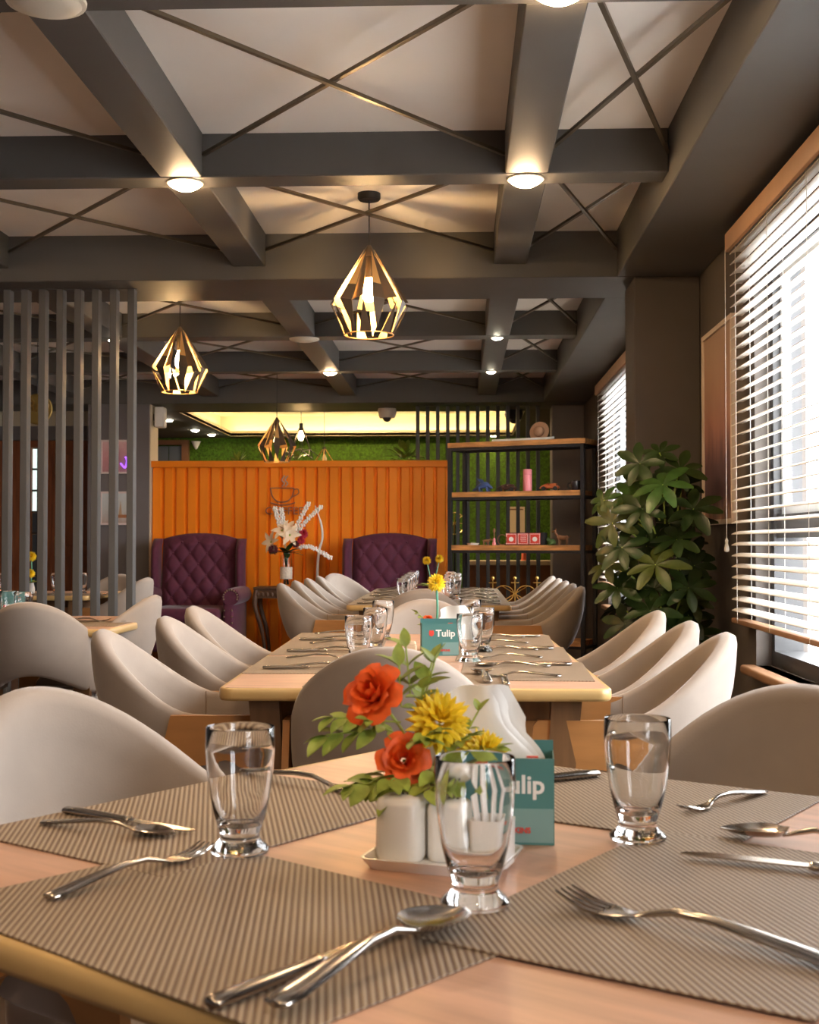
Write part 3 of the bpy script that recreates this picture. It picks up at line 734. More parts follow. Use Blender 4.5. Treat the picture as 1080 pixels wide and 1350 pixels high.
# ------------------------------------------------------------------ left background: picture wall, doors
pw = MB().box(-3.46, -2.885, 11.70, 12.02, 0, ZBB).build('wall_pictures', M_wallg, smooth=False); struct(pw, 'short grey wall carrying two small framed pictures')
MB().box(-2.885, -2.878, 11.72, 12.02, 0, ZBB).build('end_face', M_cream, pw, smooth=False)
dw = MB()
dw.box(LX, -3.46, 12.30, 12.42, 2.09, 2.225)
struct(dw.build('wall_doorway', M_wallg, smooth=False), 'grey lintel above the brown folding doors')
struct(MB().box(LX, -3.46, 12.30, 12.42, 2.225, ZBB).build('trim_3', M_cream, smooth=False), 'cream band above the brown doors')
for n_, (x0, x1) in enumerate(((-4.86, -4.0), (-3.995, -3.47))):
    d = bpy.data.objects.new('door_%d' % (n_+1), None); C.objects.link(d); d.location = ((x0+x1)/2, 12.36, 0); struct(d, ['brown door with a leaded glass strip', 'brown panelled door with brass plates'][n_])
    h = (x1-x0)/2
    if n_ == 0:
        g0, g1 = 0.225, 0.335
        f = MB(); f.box(-h, g0, -0.03, 0.03, 0, 2.085); f.box(g1, h, -0.03, 0.03, 0, 2.085); f.box(g0, g1, -0.03, 0.03, 0, 0.55); f.box(g0, g1, -0.03, 0.03, 2.02, 2.085)
        f.build('door_leaf', M_doorw, d, smooth=False)
        mgl = ramp_art('door_glass', [(0.0, (0.06, 0.08, 0.10)), (0.35, (0.10, 0.14, 0.18)), (0.5, (0.75, 0.85, 0.8)), (1, (0.85, 0.92, 0.85))], 2, 0.05, 8)
        for k in range(7):
            z0 = 0.55+0.21*k; z1 = z0+0.195
            for (a, b_) in ((g0, (g0+g1)/2-0.006), ((g0+g1)/2+0.006, g1)):
                MB().box(a+0.004, b_, -0.004, 0.004, z0, z1).build('pane', mat('door_pane_sky_glow', (0.6, 0.72, 0.68), 0.15, emit=(0.7, 0.85, 0.8), estr=0.55) if k > 3 else mat('door_pane_dark', (0.07, 0.09, 0.12), 0.1), d, smooth=False)  # upper panes glow in place of sky light behind the glass
        l = MB(); l.box((g0+g1)/2-0.006, (g0+g1)/2+0.006, -0.008, 0.008, 0.55, 2.02)
        for k in range(1, 7): l.box(g0, g1, -0.009, 0.009, 0.54+0.21*k, 0.555+0.21*k)
        l.build('glazing_bar', M_black, d, smooth=False)
    else:
        MB().box(-h, h, -0.03, 0.03, 0, 2.085).build('door_leaf', M_doorw, d, smooth=False)
        for xx in (-0.17, 0.03):
            for (z0, z1) in ((0.3, 0.95), (1.05, 1.95)): MB().rbox(xx, xx+0.18, -0.045, -0.03, z0, z1, 0.006, 1).build('panel', M_doorw, d, smooth=False)
        MB().rbox(-h+0.03, -h+0.07, -0.05, -0.03, 1.75, 2.0, 0.004, 1).build('push_plate', M_gold, d, smooth=False)
        MB().rbox(-h+0.03, -h+0.08, -0.05, -0.03, 0.95, 1.15, 0.004, 1).build('push_plate', M_gold, d, smooth=False)
def picture(loc, w_, h_, art, label, extra=None, rot=0, fw=0.018, fm=None):
    t = thing('framed_picture', label, 'picture', loc, rot)
    f = MB(); fm = fm or mat('pale_pink_frame', (0.72, 0.60, 0.58), 0.5)
    f.box(-w_/2, w_/2, -0.022, 0, -h_/2, -h_/2+fw); f.box(-w_/2, w_/2, -0.022, 0, h_/2-fw, h_/2); f.box(-w_/2, -w_/2+fw, -0.022, 0, -h_/2+fw, h_/2-fw); f.box(w_/2-fw, w_/2, -0.022, 0, -h_/2+fw, h_/2-fw)
    f.build('frame', fm, t, smooth=False)
    MB().box(-w_/2+fw, w_/2-fw, -0.012, 0, -h_/2+fw, h_/2-fw).build('artwork', art, t, smooth=False)
    if extra: extra(t)
    return t
def neon(t):
    MB().tube(curve2([(0.03, -0.018, -0.06), (0.07, -0.018, -0.10), (0.09, -0.018, -0.04), (0.075, -0.018, 0.0)]), 0.008, 6).build('motif', emat('violet_glow', (0.25, 0.08, 1.0), 1.2), t)
picture((-3.177, 11.698, 1.880), 0.318, 0.315, ramp_art('art_pink', [(0, (0.45, 0.22, 0.24)), (0.5, (0.62, 0.30, 0.32)), (1, (0.70, 0.45, 0.45))], 2, 0.3, 5), 'upper small picture, pink with a glowing violet curl', neon)
def tree_motif(t):
    MB().prism([(-0.02, -0.09), (0.09, -0.09), (0.10, -0.06), (-0.03, -0.06)], -0.014, -0.012, 'xz').build('motif', mat('art_rust', (0.40, 0.16, 0.07), 0.7), t)
    MB().prism([(0.02, -0.06), (0.05, -0.06), (0.038, 0.07)], -0.014, -0.012, 'xz').build('motif', mat('art_ochre', (0.50, 0.34, 0.22), 0.7), t)
picture((-3.183, 11.698, 1.403), 0.312, 0.31, ramp_art('art_pale', [(0, (0.45, 0.34, 0.30)), (0.4, (0.55, 0.55, 0.55)), (1, (0.62, 0.66, 0.68))], 2, 0.2, 4), 'lower small picture, pale with a rust brown shape', tree_motif)
picture((WX-0.001, 5.715, 1.605), 0.66, 0.885, ramp_art('art_large', [(0.0, (0.34, 0.20, 0.14)), (0.10, (0.09, 0.045, 0.06)), (0.30, (0.12, 0.06, 0.075)), (0.48, (0.36, 0.17, 0.14)), (0.75, (0.42, 0.26, 0.19)), (1, (0.44, 0.30, 0.22))], 2, 0.16, 3), 'large portrait abstract painting in a pale frame beside the near blind', None, -H, 0.022, mat('pale_wood_frame', (0.72, 0.60, 0.50), 0.5))
ws = thing('wall_speaker', 'white wall speaker at the end of the picture wall', 'speaker', (-2.86, 11.85, 2.26))
MB().rbox(0, 0.09, -0.07, 0.07, -0.095, 0.095, 0.015, 3).build('cabinet', M_paper, ws); MB().box(-0.02, 0, -0.02, 0.02, -0.03, 0.03).build('bracket', M_black, ws, smooth=False)
gs = thing('hanging_sign', 'round gold hanging sign with script letters behind the divider', 'sign', (-3.03, 9.0, 2.04))
MB().lathe([(0, -0.012), (0.105, -0.012), (0.112, 0), (0.105, 0.012), (0, 0.012)], 28, Matrix.Rotation(H, 4, 'X'), cap=False).build('disc', mat('dull_gold', (0.30, 0.20, 0.05), 0.5, 0.5), gs)
text('Bru', 0.12, 0.004, 'lettering', M_gold, gs, (0.0, -0.016, -0.02), (H, 0, 0), shear=0.2)
MB().tube([(0, 0, 0.11), (0, 0, ZP-2.04)], 0.003, 6).build('cord', M_black, gs)
# far back window and lamps
wb = bpy.data.objects.new('window_4', None); C.objects.link(wb); wb.location = (-3.56, 15.46, 0); struct(wb, 'dark window in a brown frame left of the green wall')
f = MB(); f.box(-0.24, -0.17, -0.05, 0.04, 0.8, 2.34); f.box(0.16, 0.24, -0.05, 0.04, 0.8, 2.34); f.box(-0.17, 0.16, -0.05, 0.04, 2.28, 2.34); f.box(-0.17, 0.16, -0.05, 0.04, 0.8, 0.9)
f.build('window_frame', mat('brown_frame', (0.22, 0.10, 0.05), 0.5), wb, smooth=False)
for i in range(2):
    for j in range(4): MB().box(-0.165+0.165*i, -0.01+0.165*i, -0.02, 0.0, 0.9+0.345*j, 1.23+0.345*j).build('pane', mat('dusk_pane', (0.14, 0.16, 0.20), 0.15), wb, smooth=False)
def dome_cam(loc, label, m):
    t = thing('security_camera', label, 'camera', loc)
    MB().lathe([(0, 0.09), (0.085, 0.09), (0.09, 0.05), (0.075, 0.0), (0.0, 0.0)], 20, cap=False).build('housing', m, t)
    MB().ball((0, -0.025, 0.0), 0.042, 14, 10).build('lens_dome', M_rubber, t)
dome_cam((-0.70, 12.18, ZBB-0.09), 'white dome security camera above the right end of the orange wall', M_trimw)
dome_cam((0.52, 12.40, cz0-0.09), 'black dome security camera behind the slat screen', M_rubber)
cw = thing('wall_lamp', 'small white cone lamp at the top of the green wall', 'lamp', (-3.22, 15.40, 2.18))
MB().lathe([(0, 0.04), (0.015, 0.05), (0.06, 0.14), (0.055, 0.14), (0, 0.06)], 16, cap=False).build('shade', M_paper, cw); MB().box(-0.02, 0.02, 0.0, 0.10, 0.10, 0.13).build('bracket', M_paper, cw, smooth=False)

# ------------------------------------------------------------------ tableware prototypes
ZT = 0.7502
def loft(secs, n=10):     # secs: (s along y, z centre, half width, half thickness, dish) rounded lens sections
    b = MB(); vs = []; fs = []
    for (y, z, hw_, ht, dish) in secs:
        for k in range(n):
            a = 2*PI*k/n; x = hw_*math.cos(a); vs.append((x, y, z+ht*math.sin(a)+dish*((x/max(hw_, 1e-4))**2)))
    for i in range(len(secs)-1):
        for k in range(n):
            l = (k+1) % n; fs.append((i*n+k, i*n+l, (i+1)*n+l, (i+1)*n+k))
    fs.append(tuple(range(n))[::-1]); fs.append(tuple((len(secs)-1)*n+k for k in range(n)))
    return b.add(vs, fs)
HANDLE = [(-0.100, 0.0035, 0.004, 0.0020, 0), (-0.098, 0.0035, 0.0085, 0.0026, 0), (-0.085, 0.0045, 0.0098, 0.0028, 0), (-0.05, 0.0085, 0.0080, 0.0030, 0), (-0.01, 0.0125, 0.0052, 0.0030, 0), (0.018, 0.0120, 0.0036, 0.0028, 0), (0.034, 0.0078, 0.0036, 0.0024, 0)]
def mk_spoon():
    t = thing('spoon', 'spoon', 'spoon', group='steel cutlery')
    loft(HANDLE+[(0.045, 0.0045, 0.0050, 0.0016, 0.0005)]).build('handle', M_steel, t, angle=60)
    bowl = []
    for k in range(11):
        s = k/10; w_ = 0.0225*math.sin(PI*min(1, 0.10+0.88*s)**0.9)**0.75
        bowl.append((0.042+0.062*s, 0.0012+0.0035*(2*s-1)**2+(0.002 if s == 0 else 0), max(0.003, w_), 0.0008, 0.0075*(w_/0.0205)))
    loft(bowl, 16).build('bowl', M_steel, t, angle=70)
    return t
def mk_fork():
    t = thing('fork', 'fork', 'fork', group='steel cutlery')
    loft(HANDLE+[(0.046, 0.0045, 0.0060, 0.0014, 0.0004), (0.055, 0.0028, 0.0105, 0.0011, 0.001), (0.066, 0.0025, 0.0122, 0.0010, 0.0012), (0.070, 0.0028, 0.0122, 0.0010, 0.0012)]).build('handle', M_steel, t, angle=60)
    for i in range(4):
        x = -0.0098+0.00653*i; b = MB()
        P = [(x, 0.069, 0.0030), (x, 0.080, 0.0038), (x*0.98, 0.092, 0.0068), (x*0.95, 0.104, 0.0115)]
        b.tube(P, [0.0018, 0.0017, 0.0015, 0.0007], 6); b.build('tine', M_steel, t)
    return t
def mk_knife():
    t = thing('knife', 'knife', 'knife', group='steel cutlery')
    loft([(-0.112, 0.0045, 0.004, 0.0025, 0), (-0.110, 0.0045, 0.0085, 0.0042, 0), (-0.09, 0.0048, 0.0095, 0.0046, 0), (-0.04, 0.0050, 0.0085, 0.0042, 0), (0.0, 0.0050, 0.0072, 0.0036, 0), (0.006, 0.005, 0.0085, 0.0042, 0), (0.010, 0.005, 0.0066, 0.003, 0)], 12).build('handle', M_steel, t, angle=60)
    prof = [(-0.005, 0.008), (0.005, 0.008), (0.006, 0.016), (0.009, 0.04), (0.0095, 0.075), (0.007, 0.10), (0.002, 0.115), (-0.004, 0.118), (-0.0065, 0.105), (-0.0065, 0.02)]
    MB().prism(prof, 0.0042, 0.0056, 'xy').build('blade', M_steel, t, smooth=False)
    return t
def mk_glass():
    t = MB().lathe([(0, 0), (0.0300, 0), (0.0312, 0.002), (0.0310, 0.005), (0.0240, 0.011), (0.0205, 0.016), (0.0215, 0.022), (0.0262, 0.036), (0.0315, 0.058), (0.0352, 0.085), (0.0368, 0.108), (0.0366, 0.131), (0.0360, 0.1325), (0.0352, 0.131), (0.0354, 0.108), (0.0337, 0.085), (0.0298, 0.058), (0.0240, 0.038), (0.0165, 0.029), (0, 0.027)], 36, cap=False).build('water_glass', M_glass, angle=50)
    return tag(t, 'glass', 'glass', 'clear footed water glasses')
def mk_mat(w_, d_):
    t = MB().rbox(-w_/2, w_/2, -d_/2, d_/2, 0, 0.0018, 0.0006, 1).build('placemat', M_weave, smooth=False)
    return tag(t, 'mat', 'placemat', 'woven taupe placemats')
spoon0, fork0, knife0, glass0, mat0 = mk_spoon(), mk_fork(), mk_knife(), mk_glass(), mk_mat(0.475, 0.325)
ZM = ZT+0.002
def lay(proto, x, y, ang, label, z=ZM, group=None):
    # ang: direction in which the tip points (radians from +X)
    return place(proto, USED, (x, y, z), 0, label, group, rot=(0, 0, ang-H))
def between(proto, tail, tip, L, label, z=ZM, k=1.18):
    tx, ty = tail; px, py = tip; a = math.atan2(py-ty, px-tx)
    o = lay(proto, px-math.cos(a)*L*k, py-math.sin(a)*L*k, a, label, z); o.scale = (k, k, k); return o
GM = 'placemats on the foreground table'
lay(mat0, -0.198, 1.124, math.radians(-39)+H, 'woven placemat at the front left of the foreground table', ZT, GM)
lay(mat0, -0.295, 1.538, math.radians(56)+H, 'woven placemat at the back left of the foreground table', ZT+0.0003, GM).scale.x = -1
lay(mat0, 0.230, 1.177, math.radians(58)+H, 'woven placemat at the front right of the foreground table', ZT+0.0022, GM).scale.x = -1
lay(mat0, 0.183, 1.665, math.radians(-33)+H, 'woven placemat at the back right of the foreground table', ZT+0.0003, GM)
GG = 'glasses on the foreground table'
place(glass0, USED, (-0.234, 1.352, ZM+0.0005), 0, 'clear footed glass at the left of the foreground table', GG)
place(glass0, USED, (0.013, 1.158, ZM+0.0025), 0, 'clear footed glass nearest, before the condiment tray', GG)
place(glass0, USED, (0.195, 1.42, ZM+0.0025), 0, 'clear footed glass at the right of the foreground table', GG)
between(fork0, (-0.377, 1.164), (-0.268, 1.345), 0.104, 'fork left of the left glass, its handle toward us', k=1.05)
between(knife0, (-0.455, 1.525), (-0.300, 1.43), 0.118, 'knife on the back left mat behind a spoon', k=0.92)
between(spoon0, (-0.468, 1.468), (-0.318, 1.415), 0.104, 'spoon on the back left mat beside the left glass', k=0.88)
between(fork0, (-0.265, 1.77), (-0.118, 1.66), 0.104, 'fork on the back left mat beside the flowers')
between(spoon0, (-0.115, 0.905), (0.001, 1.112), 0.104, 'large spoon in front of the nearest glass', ZM+0.006, 1.3)
between(knife0, (-0.170, 0.905), (-0.045, 1.085), 0.118, 'knife on the front left mat, left of the large spoon', k=1.0)
between(fork0, (0.280, 0.995), (0.093, 1.16), 0.104, 'large fork on the front right mat', ZM+0.0025, 1.32)
between(knife0, (0.44, 1.245), (0.228, 1.335), 0.118, 'knife on the front right mat, cut by the frame edge', ZM+0.0025)
between(spoon0, (0.47, 1.36), (0.292, 1.452), 0.104, 'spoon at the right edge above the knife', ZM+0.0025)
between(fork0, (0.392, 1.69), (0.268, 1.56), 0.104, 'fork on the back right mat beside the right glass', k=0.92)
between(knife0, (0.165, 1.79), (0.02, 1.70), 0.06, 'knife handle showing behind the napkin box')

# condiment tray, shakers
tray = thing('condiment_tray', 'white ceramic condiment tray in the middle of the foreground table', 'tray', (-0.018, 1.322, ZT), math.radians(-17))
loops(MB(), [(rrect(0.066, 0.048, 0.012), 0), (rrect(0.074, 0.056, 0.014), 0.012), (rrect(0.071, 0.053, 0.013), 0.012), (rrect(0.065, 0.047, 0.012), 0.004)]).build('dish', M_white, tray, angle=40)
def shaker(x, y, h, r_, label):
    c, s = math.cos(math.radians(-17)), math.sin(math.radians(-17))
    t = thing('shaker', label, 'shaker', (-0.018+x*c-y*s, 1.322+x*s+y*c, ZT+0.0045), math.radians(-17), 'white ceramic shakers')
    R = lambda k: rrect(r_*k, r_*k, r_*k*0.55)
    loops(MB(), [(R(0.92), 0), (R(1.0), 0.004), (R(1.0), h*0.86), (R(0.93), h*0.96), (R(0.75), h), (R(0.3), h+0.001)]).build('body', M_white, t, angle=50)
    for k in range(3): MB().lathe([(0, 0), (0.0016, 0), (0.0016, 0.0012), (0, 0.0012)], 6, Matrix.Translation((0.006*(k-1), 0, h+0.0008)), cap=False).build('hole', M_black, t)
    return t
shaker(-0.042, -0.006, 0.064, 0.0245, 'white shaker at the left of the condiment tray')
shaker(0.006, 0.004, 0.060, 0.0205, 'white shaker in the middle of the tray behind the nearest glass')
tp = thing('toothpick_holder', 'white holder with paper sachets at the right of the tray', 'holder', (0.032, 1.304, ZT+0.0045), math.radians(-17))
loops(MB(), [(rrect(0.019, 0.021, 0.006), 0), (rrect(0.020, 0.022, 0.006), 0.045), (rrect(0.018, 0.020, 0.005), 0.045), (rrect(0.017, 0.019, 0.005), 0.006)]).build('cup', M_white, tp, angle=40)
for k in range(4):
    Mx = Matrix.Translation((-0.010+0.006*k, 0.004*(k % 2), 0.007)) @ Matrix.Rotation(0.10*(k-1.5), 4, 'Y') @ Matrix.Rotation(0.12*(k % 2), 4, 'X')
    MB().box(-0.001, 0.001, -0.009, 0.009, 0, 0.062+0.004*k, Mx).build('sachet', M_paper, tp, smooth=False)

# napkin boxes
def napkin_box(loc, rz, label, s=1.0, sheet=None):
    t = thing('napkin_box', label, 'napkin box', loc, rz, 'teal napkin boxes')
    w_, d_, h_ = 0.108*s, 0.062*s, 0.094*s
    b = MB(); e = 0.0012
    b.box(-w_/2, w_/2, -d_/2, -d_/2+e, 0, h_); b.box(-w_/2, w_/2, d_/2-e, d_/2, 0, h_*1.12); b.box(-w_/2, -w_/2+e, -d_/2+e, d_/2-e, 0, h_); b.box(w_/2-e, w_/2, -d_/2+e, d_/2-e, 0, h_); b.box(-w_/2+e, w_/2-e, -d_/2+e, d_/2-e, 0, e)
    b.build('carton', M_teal, t, smooth=False)
    y = -d_/2-0.0004
    MB().box(w_*0.06, w_/2-0.001, y, y+0.0003, h_*0.03, h_*0.42).build('print_patch', M_teal2, t, smooth=False)
    text('Tulip', 0.028*s, 0.0002, 'lettering', M_paper, t, (w_*0.14, y, h_*0.60), (H, 0, 0), bold=0.0007)
    text('NAPKINS', 0.0085*s, 0.0002, 'lettering', M_red, t, (w_*0.10, y-0.0005, h_*0.14), (H, 0, 0), bold=0.0003)
    for k in (-1, 0, 1):     # red tulip mark beside the name
        MB().ball((-w_*0.24+0.0035*k*s, y, h_*(0.69+0.02*abs(k))), 0.0075*s, 10, 6, (0.55, 0.04, 1.15)).build('tulip_mark', M_red, t)
    MB().box(w_*0.22, w_*0.34, -d_/2+0.004, -d_/2+0.010, h_, h_+0.0015).build('tab', M_red, t, smooth=False)
    return t
napkin_box((0.050, 1.437, ZT), math.radians(-3), 'teal napkin box with white lettering on the foreground table')
def napkin(loc, rz, label, W=0.13, Hh=0.11, seed=1, parts=3):
    t = thing('paper_napkin', label, 'napkin', loc, rz, 'white paper napkins')
    for q in range(parts):
        def fn(u, v, q=q):
            x = (u-0.5)*W*(0.55+0.45*math.sin(PI*min(1, v*1.0+0.18)))+0.012*v*(q-1)
            top = Hh*(0.80+0.30*math.sin(PI*(0.20+0.62*u))-0.22*max(0, u-0.72)/0.28)
            z = top*v
            y = 0.006*q+0.012*math.sin(2.2*u*PI+q)*v+0.018*v*v
            return (x, y, z)
        b = MB(); b.grid(fn, 15, 11); b.grid(lambda u, v: tuple(Vector(fn(u, v))+Vector((0, 0.0009, 0))), 15, 11); b.build('ply', M_paper, t, angle=80, fixn=False)
    return t
napkin((0.030, 1.435, ZT+0.048), math.radians(4), 'white paper napkin fanned above the foreground napkin box')

# ------------------------------------------------------------------ flowers
def leaflet_mesh(L, W, m, fold=0.18, droop=0.25, name='leaflet', tip=1.0):
    b = MB(); n = 7; vs = []; fs = []
    for i in range(n):
        s = i/(n-1); w_ = W*(math.sin(PI*(s**(1.35 if tip < 1 else 0.85)))**(0.75 if tip < 1 else 0.8))*(1 if s < 1 else 0)
        if tip < 1 and s == 1: w_ = W*0.3
        if i == 0: w_ = W*0.06
        z = -droop*L*s*s
        vs += [(-w_/2, L*s, z+fold*w_/2), (0, L*s, z), (w_/2, L*s, z+fold*w_/2)]
    for i in range(n-1):
        a = i*3; fs += [(a, a+1, a+4, a+3), (a+1, a+2, a+5, a+4)]
    b.add(vs, fs); k = len(b.V); b.add([(x, y, z-0.0008) for x, y, z in vs], [f[::-1] for f in fs])
    return b.mesh(name, m, angle=80, fixn=False)
def aim(direction, roll=0.0):     # euler that turns local +Y to direction with local +Z up-ish
    d = Vector(direction).normalized(); up = Vector((0, 0, 1))
    if abs(d.z) > 0.97: up = Vector((0, -1, 0))
    x = d.cross(up).normalized(); z = x.cross(d)
    R = Matrix((x, d, z)).transposed() @ Matrix.Rotation(roll, 3, 'Y')
    return R.to_euler()
def rose_mesh(R, m):
    b = MB(); rnd = random.Random(3)
    for ring, (n, r_, h, op) in enumerate(((3, 0.20, 0.75, 0.10), (4, 0.42, 0.72, 0.22), (5, 0.66, 0.62, 0.40), (6, 0.88, 0.48, 0.62))):
        for i in range(n):
            a0 = 2*PI*i/n+ring*0.7+rnd.uniform(-.15, .15); wid = 2*PI/n*0.72
            def fn(u, v):
                a = a0+(u-0.5)*2*wid*(0.45+0.55*math.sin(PI*min(1, v*0.8+0.2)))
                rr = R*(0.12+(r_-0.12)*(v**0.7)+op*0.35*v**3+0.03*math.sin(6*u)); z = R*(h*1.25*v-0.28*v**4*op*2)+0.03*R*math.sin(9*u+i)
                return (rr*math.cos(a), rr*math.sin(a), z)
            b.grid(fn, 6, 6)
    return b.mesh('bloom', m, angle=80, fixn=False)
def mum_mesh(R, m, rings=6):
    b = MB(); rnd = random.Random(5)
    for ring in range(rings):
        el = math.radians(-12+95*ring/(rings-1)); n = max(4, int(17*math.cos(el)+3))
        for i in range(n):
            a = 2*PI*(i+0.5*(ring % 2))/n+rnd.uniform(-.08, .08); d = Vector((math.cos(a)*math.cos(el), math.sin(a)*math.cos(el), math.sin(el)))
            s = Vector((-math.sin(a), math.cos(a), 0)); L = R*rnd.uniform(0.9, 1.05); w_ = R*0.17; up = d.cross(s)*-1
            p = [d*L*0.15, d*L*0.6+s*w_, d*L*0.6-s*w_, d*L+up*R*0.08, d*L*0.62-up*R*0.06]
            b.add(p, [(0, 4, 1), (0, 2, 4), (1, 4, 3), (4, 2, 3), (0, 1, 3, 2)])
    return b.mesh('bloom', m, smooth=False, fixn=False)
fl = thing('flower_arrangement', 'orange roses and yellow mums with leaves on the foreground table', 'flowers', (-0.045, 1.400, ZT-0.0))
MB().lathe([(0, 0), (0.026, 0), (0.030, 0.03), (0.028, 0.062), (0.025, 0.062), (0.026, 0.03), (0.02, 0.005), (0, 0.005)], 20, cap=False).build('pot', M_white, fl, angle=50)
rm = rose_mesh(0.030, M_rose); mm = mum_mesh(0.030, M_yellow)
def stem(p, q, m, r_=0.0018, bow=0.01, parent=None):
    p, q = Vector(p), Vector(q); c = (p+q)/2+Vector((bow, 0, bow))
    MB().tube(curve2([p, c, q], 4), r_, 6).build('stem', m, parent)
blooms = [(rm, (-0.046, -0.015, 0.162), (-0.45, -0.8, 0.55), 1.15), (rm, (-0.016, -0.035, 0.098), (0.05, -1, 0.35), 0.92),
          (mm, (0.022, -0.02, 0.135), (0.2, -0.8, 0.7), 1.25), (mm, (0.068, -0.012, 0.102), (0.5, -0.7, 0.5), 0.95)]
for (me, p, d, s) in blooms:
    stem((0, 0, 0.05), p, M_leaf1, parent=fl)
    o = link('bloom', me, fl, p); o.scale = (s, s, s); o.rotation_euler = (aim(d).to_matrix() @ Matrix.Rotation(-H, 3, 'X')).to_euler()
lm = leaflet_mesh(0.030, 0.017, M_leaf1)
def frond(base, direction, n, L, s=1.0, parent=fl, mesh=lm, roll=0.0):
    d = Vector(direction).normalized(); base = Vector(base); side = d.cross(Vector((0, -0.45, 1))).normalized()
    MB().tube([base, base+d*L], 0.0011, 5).build('stem', M_leaf1, parent)
    for i in range(n):
        p = base+d*L*(0.25+0.75*i/max(1, n-1))
        for q in (-1, 1):
            if i == n-1 and q == 1: dd = d
            else: dd = (d*0.75+side*q*0.8)
            o = link('leaflet', mesh, parent, p); o.rotation_euler = aim(dd, roll+random.uniform(-.4, .4)); k = s*random.uniform(0.75, 1.05)*(1-0.25*abs(i/(max(1, n-1))-0.45)); o.scale = (k, k, k)
frond((-0.020, -0.01, 0.135), (-1, -0.25, 0.10), 5, 0.075, 1.0)
frond((-0.010, 0.01, 0.16), (-0.10, 0.1, 1), 3, 0.055, 1.0)
frond((0.00, 0.01, 0.15), (0.28, 0.2, 1), 3, 0.050, 0.95)
frond((-0.01, -0.015, 0.085), (-0.85, -0.5, -0.15), 4, 0.06, 1.15)
frond((-0.01, -0.02, 0.085), (-0.35, -0.9, -0.05), 3, 0.05, 1.1)
frond((0.005, -0.02, 0.09), (0.35, -0.9, -0.05), 3, 0.05, 1.1)
frond((0.02, -0.01, 0.10), (0.9, -0.3, 0.15), 4, 0.065, 0.9)
frond((0.0, -0.02, 0.115), (0.3, -0.8, 0.35), 3, 0.045, 1.0)
frond((0.05, 0.0, 0.12), (0.5, 0.0, 0.9), 2, 0.03, 0.7)
frond((-0.02, -0.01, 0.12), (-0.6, -0.6, 0.4), 3, 0.05, 0.9)
frond((0.0, 0.0, 0.14), (0.1, -0.6, 0.7), 3, 0.045, 0.95)
for (b_, d_, n_, L_, k_) in (((-0.01, -0.03, 0.075), (-0.9, -0.4, 0.0), 4, 0.065, 1.2), ((0.01, -0.03, 0.08), (0.1, -1, -0.1), 3, 0.045, 1.2), ((0.0, -0.03, 0.075), (-0.5, -0.8, -0.2), 4, 0.05, 1.15), ((0.02, -0.02, 0.08), (0.7, -0.7, -0.1), 3, 0.05, 1.1),
                       ((-0.03, -0.02, 0.13), (-1, -0.1, -0.1), 4, 0.07, 1.25), ((0.0, -0.03, 0.12), (0.2, -0.9, 0.1), 3, 0.03, 1.0), ((0.03, -0.02, 0.11), (0.6, -0.7, 0.4), 3, 0.04, 0.9), ((-0.02, 0, 0.15), (-0.05, 0, 1), 3, 0.045, 1.1), ((0.0, 0.0, 0.14), (0.25, 0, 0.9), 3, 0.06, 1.1)):
    frond(b_, d_, n_, L_, k_)
def mum_vase(loc, label, heads, red=False, sc_=1.0):
    t = thing('flower_vase', label, 'flowers', loc, 0, 'yellow mums in small vases')
    MB().lathe([(0, 0), (0.022, 0), (0.026, 0.03), (0.017, 0.065), (0.019, 0.07), (0.015, 0.066), (0.022, 0.03), (0, 0.006)], 16, cap=False).build('vase', M_leaf3 if red else M_white, t, angle=50)
    for (p, s) in heads:
        stem((0, 0, 0.05), p, M_leaf3, 0.0035, 0.004, t)
        o = link('bloom', mm, t, p); o.scale = (s, s, s); o.rotation_euler = (0.9, 0, 0)
    for k in range(8):
        a = 2*PI*k/8; o = link('leaflet', lm, t, (0.01*math.cos(a), 0.01*math.sin(a), 0.07)); o.rotation_euler = aim((math.cos(a), math.sin(a)-0.3, 0.45)); o.scale = (1.7*sc_,)*3
    if red:
        frond((-0.01, -0.01, 0.07), (-0.5, -0.4, 0.5), 4, 0.075, 1.1, t)
        o = link('bloom', rm, t, (-0.025, -0.03, 0.09)); o.scale = (0.6,)*3; o.rotation_euler = (0.9, 0, 0)
    return t
mum_vase((-0.075, 3.95, ZT), 'single yellow mum in a small vase on the middle table', [((0.0, 0, 0.205), 1.05)], True)
mum_vase((-0.17, 7.55, ZT), 'group of yellow mums on the back table', [((-0.03, 0, 0.225), 0.95), ((0.045, 0, 0.235), 0.95), ((0.03, -0.03, 0.125), 0.9)], False, 1.5)
mum_vase((-2.80, 8.22, ZT), 'two yellow mums on the table behind the divider', [((0.0, 0, 0.24), 1.25), ((0.0, -0.02, 0.13), 1.15)], False, 1.0)

# ------------------------------------------------------------------ middle table settings
napkin_box((-0.062, 3.77, ZT), math.radians(6), 'teal napkin box with white lettering on the middle table')
napkin((-0.005, 3.86, ZT+0.03), 0.2, 'white paper napkin behind the middle table napkin box', 0.15, 0.10)
def cutlery(cx, cy, diner, place_, z=ZM, fo=-0.165, kn=0.135, sp=0.095, mat_=True, dz=0):
    # diner: direction the diner looks at (radians)
    c, s = math.cos(diner), math.sin(diner)
    rx, ry = s, -c                                   # diner's right hand
    def at(r_, f_): return (cx+rx*r_+c*f_, cy+ry*r_+s*f_)
    if mat_: lay(mat0, cx, cy, diner, 'woven placemat at the %s' % place_, ZT, 'placemats on the long tables')
    j = random.uniform
    lay(fork0, *at(fo, j(-.01, .02)), diner+j(-.06, .06), 'fork at the %s' % place_, z)
    lay(knife0, *at(kn, j(-.02, .0)), diner+j(-.05, .05), 'knife at the %s' % place_, z)
    lay(spoon0, *at(sp, j(.01, .04)), diner+j(-.06, .12), 'spoon at the %s' % place_, z)
